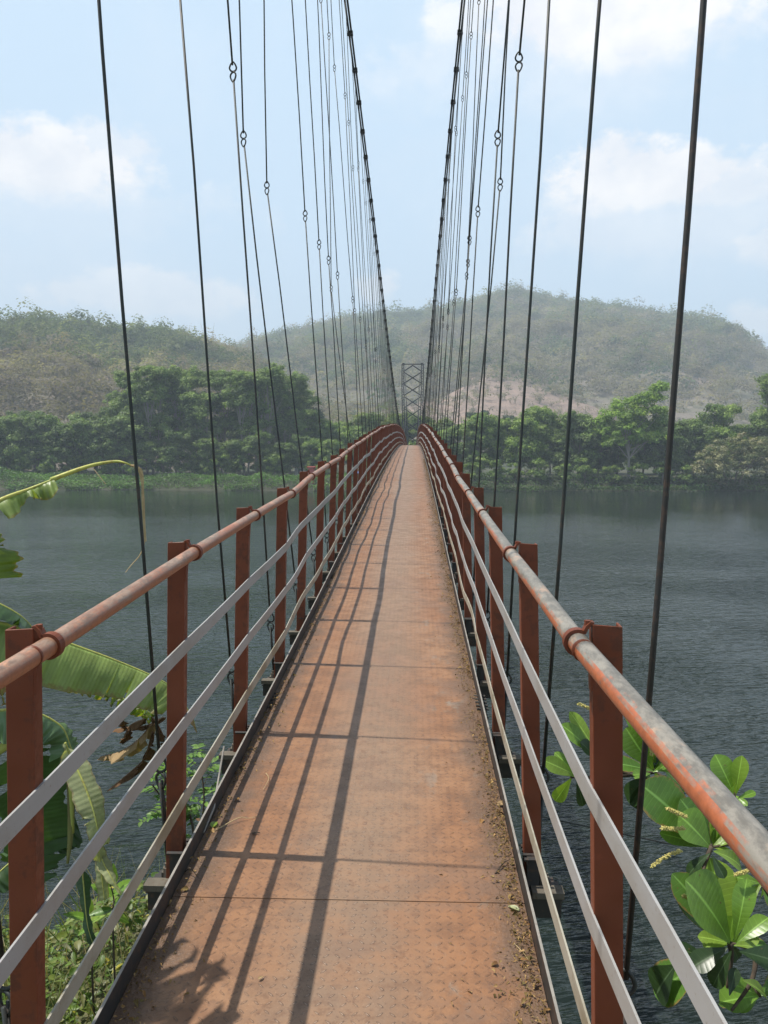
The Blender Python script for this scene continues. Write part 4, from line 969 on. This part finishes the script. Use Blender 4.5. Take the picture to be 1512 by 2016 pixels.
# dead crumpled leaf
for k, (pp, w_, mt) in enumerate((([(322, 1412), (290, 1428), (250, 1432), (214, 1438)], .028, 'ban_dead'), ([(300, 1425), (270, 1458), (235, 1480), (197, 1490)], .075, 'ban_deadp'), ([(300, 1440), (285, 1490), (262, 1515), (212, 1556)], .050, 'ban_dead'), ([(285, 1415), (255, 1430), (240, 1465)], .04, 'ban_dead'), ([(300, 1412), (318, 1440), (326, 1470)], .02, 'ban_dead'), ([(240, 1408), (245, 1425), (250, 1436)], .02, 'ban_dead'))):
    blade('dead_leaf', [A(x, y, 4.12+.03*j) for j, (x, y) in enumerate(pp)], w_, ((.3+.1*k, 1), (.9, .8)), M[mt], ban, n=22, seed=60+k, tears=2, rib_r=.004, wave=.012, m_rib=M['ban_dead'])
# straw hanging at far left behind the first post
blade('dead_leaf', [A(-6, 1255, 3.9), A(4, 1300, 3.9), A(3, 1350, 3.9), A(8, 1388, 3.9)], .03, ((.1, 1), (.2, 1)), M['ban_deadp'], ban, n=18, seed=71, tears=2, rib_r=.004)
# upper leaf out of the frame, between sun and deck
up0 = Vector((-1.75, 2.6, 10.9)); blade('leaf', [Vector((-2.2, 3.6, 10.4)), up0, Vector((-1.42, 2.15, 11.0)), Vector((-1.2, 1.9, 10.75)), Vector((-1.13, 1.75, 10.4))], .20, ((.25, 1), (.25, 1)), M['ban_yel'], ban, seed=81, tears=12, wave=.02, gap=.12)

# generic small leaves, one folded blade each -------------------------
def leaf_set(P, D, Nn, ln, wd, fold=.25, curl=.25, shape='oval'):
    """P base points, D directions, Nn normals -> 12-vert leaves"""
    D = D/np.linalg.norm(D, axis=1)[:, None]; Sd = np.cross(D, Nn); Sd /= np.linalg.norm(Sd, axis=1)[:, None]; N_ = np.cross(Sd, D)
    us = [0, .12, .32, .55, .78, .93, 1.]; ws = {'oval': [.04, .35, .5, .48, .32, .12, .01], 'obov': [.04, .10, .24, .42, .5, .36, .04], 'lance': [.05, .38, .5, .36, .2, .08, .01]}[shape]
    V = []; col = []
    ln = np.asarray(ln)[:, None]; wd = np.asarray(wd)[:, None]
    for u_, w_ in zip(us, ws):
        mid = P + D*ln*u_ - N_*ln*curl*(u_**2)
        for s_ in (-1, -.5, 0, .5, 1): 
            V.append(mid + Sd*wd*w_*s_ + N_*wd*w_*fold*abs(s_)); col.append(np.stack([ln[:, 0]*u_, np.full(len(P), abs(s_)), np.zeros(len(P))], -1))
    V = np.stack(V, 1); n = V.shape[1]; col = np.stack(col, 1).reshape(-1, 3); q = []
    for i in range(len(us)-1):
        for k in range(4): q.append((i*5+k, i*5+k+1, (i+1)*5+k+1, (i+1)*5+k))
    q = np.array(q); Fq = (np.arange(len(P))[:, None, None]*n + q[None]).reshape(-1, 4)
    return V.reshape(-1, 3), Fq, col
# bank weeds -----------------------------------------------------------
M['weed'] = mat_leaf('weed_leaves', trans=.35, rough=.45, var=.25, vs=14)
def weeds():
    rng = np.random.default_rng(17); Vs = []; Fs = []; Cs = []; off = 0
    def put(V, Fq, c):
        nonlocal off; Vs.append(V); Fs.append(Fq+off); off += len(V); Cs.append(c)
    for kind, n, l0, l1, asp in (('oval', 7000, .04, .085, .62), ('lance', 12000, .045, .10, .30), ('oval', 9000, .02, .045, .6)):
        x = rng.uniform(-4.6, -.35, n); y = rng.uniform(1.6, 6.1, n); cl = vnoise(x, y, .5, 3+l0*50); k = cl > .24; x, y = x[k], y[k]; n = len(x)
        h = .06 + .62*vnoise(x, y, .7, 12)*rng.uniform(.3, 1, n); z = bank_z(x, y) + h
        P = np.stack([x, y, z], -1); a = rng.uniform(0, 2*np.pi, n); D = np.stack([np.cos(a), np.sin(a), rng.uniform(-.35, .35, n)], -1); N = np.stack([rng.normal(0, .35, n), rng.normal(0, .35, n), np.ones(n)], -1)
        ln = rng.uniform(l0, l1, n); V, Fq, c = leaf_set(P, D, N, ln, ln*asp*1.0, shape=kind, curl=.3)
        pal = np.array([(.07, .15, .02), (.11, .20, .03), (.05, .11, .02), (.16, .22, .04), (.14, .15, .05)])[rng.integers(0, 5, n)]*rng.uniform(.7, 1.25, n)[:, None]
        yl = rng.uniform(0, 1, n) < .03; pal[yl] = (.40, .36, .04); put(V, Fq, np.repeat(pal, 35, 0))
    # grass stalks and dead stems
    n = 4200; x = rng.uniform(-4.6, -.3, n); y = rng.uniform(1.2, 6.0, n); P = np.stack([x, y, bank_z(x, y)], -1); D = np.stack([rng.normal(0, .4, n), rng.normal(0, .4, n), np.ones(n)], -1)
    ln = rng.uniform(.2, .75, n); N = np.stack([rng.normal(size=n), rng.normal(size=n), .3*np.ones(n)], -1); V, Fq, c = leaf_set(P, D, N, ln, .007+0*ln, shape='lance', curl=.35)
    pal = np.where(rng.uniform(0, 1, n)[:, None] < .55, np.array([[.30, .24, .12]]), np.array([[.10, .16, .03]]))*rng.uniform(.6, 1.2, n)[:, None]; put(V, Fq, np.repeat(pal, 35, 0))
    o = np_mesh('bank_weeds', np.concatenate(Vs), np.concatenate(Fs), M['weed'], np.concatenate(Cs)); tag(o, 'tangled green weeds and dry grass on the near bank below the left railing', 'weeds', kind='stuff')
weeds()
# feathery shrub below post two, and broadleaf seedlings ----------------
def compound_shrub():
    rng = np.random.default_rng(5); root = Vector((-1.55, 4.75, float(bank_z(-1.55, 4.75)))); e = empty('feathery_shrub', root, 'bright green shrub with small paired leaflets beside the second left post', 'shrub')
    stems = [[root, root.lerp(A(400, 1640, 4.6), .6), A(400, 1600, 4.6), A(395, 1500, 4.65)], [root, A(350, 1690, 4.4), A(335, 1600, 4.4), A(300, 1545, 4.35)], [root, A(430, 1640, 4.7), A(448, 1560, 4.8), A(470, 1500, 4.9)], [root, A(380, 1680, 4.5), A(360, 1560, 4.5), A(350, 1500, 4.5)]]
    mb = MB(); P, D, N, L_ = [], [], [], []
    for st in stems:
        c = catmull(st, 24); mb.tube(c, [.011-.0003*i for i in range(25)], 6)
        for j in range(12, 25, 1):
            a = rng.uniform(0, 6.28); d = Vector((math.cos(a), math.sin(a), rng.uniform(-.1, .55))).normalized(); ln = rng.uniform(.13, .24)
            r = catmull([c[j], c[j]+d*ln*.5+Vector((0, 0, .02)), c[j]+d*ln+Vector((0, 0, -.03))], 8); mb.tube(r, .0014, 4)
            sdv = d.cross(Vector((0, 0, 1))).normalized()
            for k in range(2, 9):
                for s_ in (-1, 1):
                    P.append(r[k]); D.append(sdv*s_ + d*.35 + Vector((0, 0, rng.uniform(-.25, .15)))); N.append((rng.normal(0, .2), rng.normal(0, .2), 1)); L_.append(rng.uniform(.03, .045))
    mb.build('stem', M['twig'], e)
    V, Fq, c = leaf_set(np.array([tuple(p) for p in P]), np.array([tuple(d) for d in D]), np.array(N), np.array(L_), np.array(L_)*.55, shape='oval', curl=.15)
    pal = np.array([(.085, .22, .03), (.13, .28, .04), (.06, .16, .025)])[rng.integers(0, 3, len(P))]; o = np_mesh('foliage', V, Fq, M['weed'], np.repeat(pal, 35, 0), e)
compound_shrub()
def seedling(stem, leaves, label):
    root = Vector(stem[0]); e = empty('broadleaf_seedling', root, label, 'seedling', 'seedlings on the near bank'); mb = MB(); mb.tube(catmull(stem, 12), [.007-.0004*i for i in range(13)], 6); mb.build('stem', M['twig'], e)
    for (b_, t_, w) in leaves:
        b_, t_ = Vector(b_), Vector(t_); d = t_-b_; tocam = (Vector((0, 0, EYE))-b_).normalized(); n_ = (tocam*.6 + Vector((0, 0, 1))).normalized()
        V, Fq, c = leaf_set(np.array([tuple(b_)]), np.array([tuple(d)]), np.array([tuple(n_)]), [d.length], [w*d.length], curl=.12); np_mesh('leaf', V, Fq, M['alm'][random.randrange(3)], c, e, smooth=True)
d_ = 4.0
seedling([A(225, 1850, d_+.2) - Vector((0, 0, .6)), A(222, 1820, d_), A(224, 1770, d_), A(215, 1735, d_)], [(A(218, 1745, d_), A(222, 1702, d_), .55), (A(222, 1760, d_), A(262, 1730, d_), .5), (A(220, 1765, d_), A(180, 1738, d_), .5), (A(223, 1780, d_), A(252, 1765, d_), .5), (A(222, 1790, d_), A(172, 1800, d_-.05), .4), (A(222, 1800, d_), A(255, 1815, d_), .5)], 'young plant with rounded leaves standing above the weeds at the lower left')
seedling([A(180, 1850, d_+.2) - Vector((0, 0, .5)), A(178, 1830, d_), A(176, 1800, d_)], [(A(176, 1800, d_), A(178, 1770, d_), .5), (A(177, 1810, d_), A(126, 1796, d_-.05), .36), (A(177, 1815, d_), A(205, 1800, d_), .5), (A(178, 1825, d_), A(150, 1840, d_), .5)], 'low seedling with narrow side leaf, left of the taller young plant')

# sea almond tree at right ---------------------------------------------
def almond():
    root = Vector((3.4, 1.2, float(bank_z(3.4, 1.2)))); e = empty('sea_almond_tree', root, 'broad leaved tree with glossy rosettes and yellow flower spikes beside the right railing', 'tree')
    mb = MB(); J = A(1640, 1800, 3.0)
    mb.tube(catmull([root - Vector((0, 0, .3)), root.lerp(J, .5) + Vector((.1, 0, .1)), J], 14), [.07-.002*i for i in range(15)], 8)
    for pts in ([J, A(1560, 1850, 3.0), A(1490, 1868, 3.0), A(1437, 1856, 3.0)], [A(1560, 1850, 3.0), A(1520, 1720, 3.1), A(1460, 1665, 3.2), A(1400, 1668, 3.2)], [A(1400, 1668, 3.2), A(1372, 1610, 3.35), A(1335, 1555, 3.5), A(1290, 1518, 3.6)],
                [A(1290, 1518, 3.6), A(1240, 1525, 3.6), A(1170, 1490, 3.6)], [A(1490, 1868, 3.0), A(1480, 1930, 2.95), A(1440, 1990, 2.9)], [A(1460, 1665, 3.2), A(1450, 1600, 3.2), A(1445, 1560, 3.2)], [A(1437, 1856, 3.0), A(1440, 1890, 3.), A(1430, 1950, 3.)], [A(1560, 1850, 3.0), A(1530, 1790, 3.0), A(1500, 1742, 3.0)], [A(1480, 1930, 2.95), A(1490, 1950, 2.9), A(1497, 1962, 2.9)], [A(1240, 1525, 3.6), A(1170, 1530, 3.6), A(1122, 1530, 3.6)], [A(1400, 1668, 3.2), A(1388, 1700, 3.15), A(1382, 1730, 3.1)]):
        mb.tube(catmull(pts, 10), [.011-.0006*i for i in range(11)], 7)
    mb.build('branch', M['twig'], e, smooth=True)
    # base px, tip px, width/length, depth, tone, curl
    Ls = [((1437,1856),(1372,1738),.78,3.0,0,.18),((1440,1852),(1402,1706),.58,3.08,2,.3),((1428,1850),(1342,1738),.48,3.1,1,.3),((1446,1850),(1478,1742),.42,3.0,0,.3),((1450,1858),(1512,1806),.5,2.9,0,.3),((1445,1862),(1500,1862),.45,2.85,2,.3),
          ((1430,1862),(1318,1748),.28,3.15,1,-.2),((1432,1866),(1362,1905),.6,2.95,3,.2),((1440,1872),(1400,1945),.5,2.9,3,.1),((1455,1872),(1545,1900),.62,2.85,3,.2),((1462,1930),(1520,1960),.5,2.85,2,.2),((1436,1960),(1450,1905),.5,2.9,3,.1),
          ((1330,1900),(1286,1960),.95,2.95,3,.1),((1392,1890),(1282,1958),.72,2.95,1,.15),((1395,1885),(1330,1868),.5,3.0,3,.1),
          ((1400,1670),(1342,1606),.88,3.2,0,.15),((1398,1665),(1350,1578),.72,3.26,1,.2),((1390,1660),(1268,1545),.62,3.3,1,.15),((1395,1668),(1300,1640),.4,3.3,0,.1),((1405,1660),(1425,1590),.5,3.3,0,.3),((1412,1668),(1462,1640),.4,3.2,2,.3),((1405,1676),(1472,1705),.55,3.1,2,.35),((1398,1680),(1350,1722),.5,3.15,3,.2),((1402,1684),(1425,1730),.55,3.1,3,.2),
          ((1445,1565),(1412,1490),.6,3.2,0,.2),((1447,1566),(1462,1496),.42,3.2,2,.2),((1444,1570),(1436,1540),.5,3.2,1,.2),((1452,1572),(1490,1560),.4,3.2,0,.2),
          ((1286,1516),(1232,1440),.62,3.6,0,.15),((1283,1512),(1262,1436),.55,3.62,1,.25),((1292,1514),(1240,1385),.35,3.64,0,.25),((1286,1518),(1206,1500),.5,3.55,1,.1),((1285,1520),(1312,1510),.5,3.5,0,.2),((1280,1523),(1248,1525),.45,3.5,0,.1),((1290,1520),(1345,1488),.45,3.5,0,.3),((1296,1516),(1328,1455),.4,3.6,1,.3),((1280,1526),(1232,1580),.7,3.5,3,.1),((1272,1528),(1258,1600),.6,3.5,3,.1),((1300,1530),(1330,1580),.5,3.5,3,.2),
          ((1175,1492),(1112,1426),.42,3.6,0,.2),((1178,1488),(1125,1402),.30,3.62,2,.2),((1172,1494),(1150,1462),.7,3.6,3,.2),((1180,1490),(1190,1416),.5,3.6,1,.2),((1140,1530),(1074,1500),.42,3.6,2,.15),((1138,1528),(1090,1482),.36,3.6,0,.2),((1125,1532),(1092,1580),.45,3.6,2,.05),((1135,1534),(1150,1590),.45,3.6,3,.1),((1180,1534),(1218,1562),.6,3.6,3,.1)]
    r = random.Random(4)
    for (cx_, cy_, d_, n_, L) in ((1437, 1858, 3.02, 7, 78), (1402, 1668, 3.18, 7, 70), (1286, 1517, 3.58, 6, 58), (1447, 1566, 3.22, 3, 52), (1500, 1740, 3.0, 7, 80), (1495, 1960, 2.9, 7, 84), (1178, 1491, 3.6, 3, 45), (1345, 1560, 3.48, 4, 50)):
        for q in range(n_):
            a_ = r.uniform(0, 6.283); l_ = L*r.uniform(.6, 1.1)
            Ls.append(((cx_, cy_), (cx_ + l_*math.cos(a_), cy_ - l_*math.sin(a_)*.8 - 12), r.uniform(.42, .66), d_ + r.uniform(.02, .2), r.choice((0, 0, 1, 1, 2, 3)), r.uniform(.05, .4)))
    for (b_, t_, w, d, tone, cu) in Ls:
        B_, T_ = A(*b_, d), A(*t_, d + r.uniform(-.07, .05)); dv = T_-B_; tocam = (Vector((0, 0, EYE))-B_).normalized()
        n_ = (tocam*.8 + Vector((r.uniform(-.35, .25), r.uniform(-.3, .3), .55 + r.uniform(-.2, .2)))).normalized()
        n_ = np.array([tuple(n_)]); V, Fq, c = leaf_set(np.array([tuple(B_)]), np.array([tuple(dv + Vector((0,0,cu*dv.length*.4)))]), n_, [dv.length*.98], [w*dv.length*.98], fold=.22, curl=cu, shape='obov')
        o = np_mesh('leaf', V, Fq, M['alm'][tone], c, e, smooth=True); sub = o.modifiers.new('sub', 'SUBSURF'); sub.levels = sub.render_levels = 1
    for cps in (((1350,1608),(1332,1600),(1314,1592)), ((1340,1675),(1312,1686),(1284,1706)), ((1425,1868),(1412,1882),(1392,1902)), ((1190,1405),(1168,1398),(1140,1386)), ((1283,1485),(1278,1462),(1264,1442)), ((1346,1630),(1325,1632),(1303,1630)), ((1385,1772),(1366,1768),(1344,1764)), ((1482,1710),(1468,1716),(1448,1722)), ((1440,1952),(1430,1962),(1422,1972))):
        d = 3.1 if cps[0][0] > 1300 else 3.55; c = catmull([A(x, y, d-.06) for x, y in cps], 26); mb = MB(); mb.tube(c, .0022, 5)
        for p in c:
            for q in range(7):
                v = Vector((r.gauss(0, 1), r.gauss(0, 1), r.gauss(0, 1))).normalized(); o_ = p + v*.0065
                mb.tube([o_ - v*.0035, o_ + v*.003], [.0032, .0012], 4)
        mb.build('flower_spike', M['catkin'], e)
almond()
# litter on the deck ----------------------------------------------------
M['litter'] = mat_leaf('dry_litter', trans=.05, rough=.8, var=.3, vs=40, spec=.1)
def litter():
    rng = np.random.default_rng(23); n = 24000; side = np.where(rng.uniform(0, 1, n) < .66, 1, -1)
    y = .8 + 26*rng.uniform(0, 1, n)**1.7; off = .563 - np.abs(rng.normal(0, 1, n))*np.where(side > 0, .036, .034)*(.6+1.1*vnoise(y, y*0, .35, 4)) ; stray = rng.uniform(0, 1, n) < .04; off = np.where(stray, .56 - np.abs(rng.normal(0, .12, n)), off)
    k = rng.uniform(0, 1, n) < (.35+.9*vnoise(y, side*5., .28, 14)); y, off, side, stray = y[k], off[k], side[k], stray[k]; n = len(y)
    z = np.array([zd(v) for v in y]) + np.abs(rng.normal(0, 1, n))*np.where(stray, .0015, .007) + .002
    P = np.stack([CX + side*off, y, z], -1); a = rng.uniform(0, 2*np.pi, n); D = np.stack([np.cos(a), np.sin(a), rng.normal(0, .25, n)], -1); N = np.stack([rng.normal(0, .5, n), rng.normal(0, .5, n), np.ones(n)], -1)
    ln = rng.uniform(.004, .015, n)*np.where(rng.uniform(0, 1, n) < .06, 2.2, 1); V, Fq, c = leaf_set(P, D, N, ln, ln*rng.choice([.15, .3, .6], n), shape='lance', curl=.5, fold=.5)
    pal = np.array([(.17, .085, .038), (.25, .125, .052), (.10, .055, .028), (.34, .20, .095), (.13, .07, .034)])[rng.integers(0, 5, n)]*rng.uniform(.6, 1.2, n)[:, None]
    V[:, 0] = np.clip(V[:, 0], CX-.568, CX+.568); o = np_mesh('leaf_litter', V, Fq, M['litter'], np.repeat(pal, 35, 0)); tag(o, 'brown crumbled leaves and straw gathered along both deck edges', 'leaf litter', kind='stuff')
litter()
def on_deck(px, py, lift=.004):
    v = ray(px, py); t_ = 1.5/-v.z
    for _ in range(20): t_ = -(EYE - zd(v.y*t_))/v.z
    return Vector((v.x*t_, v.y*t_, EYE + v.z*t_ + lift))
def stalk(pts, r, name, label, cat, mat='straw'):
    P = [on_deck(x, y, .004 + h) for x, y, h in pts]; mb = MB(); mb.tube(catmull(P, 12), [r*(1-.05*i) for i in range(13)], 5); tag(mb.build(name, M[mat], origin=P[0]), label, cat)
stalk([(425, 1636, 0), (470, 1618, .012), (488, 1615, .004), (512, 1609, .002)], .0022, 'dry_stalk', 'pale dry stalk lying by the left kerb', 'stalk')
stalk([(524, 1524, 0), (529, 1538, .006), (518, 1557, .002)], .0018, 'dry_stalk', 'short bent straw lying between the rail shadows', 'stalk')
stalk([(1012, 1860, 0), (1030, 1882, .006), (1046, 1902, .002)], .0014, 'dry_stalk', 'thin straw lying near the lower right deck edge', 'stalk')
stalk([(975, 1722, 0), (990, 1708, .010), (1004, 1696, .004)], .003, 'dry_twig', 'small dark twig lying beside the right kerb litter', 'twig', 'twig')
stalk([(365, 1718, 0), (375, 1728, .03), (392, 1738, .01)], .0022, 'dry_twig', 'curled dark tendril by the left kerb below the second post', 'twig', 'twig')
stalk([(497, 1643, 0), (505, 1643, .004), (512, 1642, .002)], .004, 'dry_twig', 'tiny black twig on the deck between two rail shadows', 'twig', 'twig')
def deck_leaf(px, py, ln, ang, mat, label, name='fallen_leaf'):
    p = on_deck(px, py, .006); V, Fq, c = leaf_set(np.array([(0., 0, 0)]), np.array([(math.cos(ang), math.sin(ang), .25)]), np.array([(0.1, -.2, 1.)]), [ln], [ln*.5], curl=.3, fold=.4)
    o = np_mesh(name, V, Fq, mat, c, smooth=True); o.location = p; tag(o, label, 'leaf')
deck_leaf(417, 1632, .05, 1.4, M['alm'][2], 'small fresh green leaf on the deck by the left kerb')
deck_leaf(978, 1588, .055, .3, M['ban_deadp'], 'curled tan leaf resting on the litter at the right kerb')
deck_leaf(1022, 1796, .04, 2.5, M['ban_cream'], 'whitish crumpled leaf in the litter at lower right')
deck_leaf(508, 1932, .018, .8, M['ban_deadp'], 'tiny tan leaf scrap lying on the lower left of the deck')
deck_leaf(392, 1620, .03, 2.2, M['ban_dead'], 'brown leaf scrap left of the green leaf by the kerb')


# ------------------------------------------------------------------ haze
hz = MB(); hz.box(-1750, 1750, -160, 1800, -2.6, 235); h = None
me = bpy.data.meshes.new('haze'); me.from_pydata(hz.v, [], hz.f); h = bpy.data.objects.new('haze', me); COL.objects.link(h); h['kind'] = 'stuff'; h['label'] = 'thin bluish haze over the river and hills'; h['category'] = 'haze'
hm = bpy.data.materials.new('haze'); hm.use_nodes = True; nt = hm.node_tree; nt.nodes.clear()
pv = nt.nodes.new('ShaderNodeVolumePrincipled'); pv.inputs['Color'].default_value = (.76, .885, 1, 1); pv.inputs['Density'].default_value = .00060; pv.inputs['Anisotropy'].default_value = 0.
ou = nt.nodes.new('ShaderNodeOutputMaterial'); nt.links.new(pv.outputs[0], ou.inputs['Volume']); me.materials.append(hm)
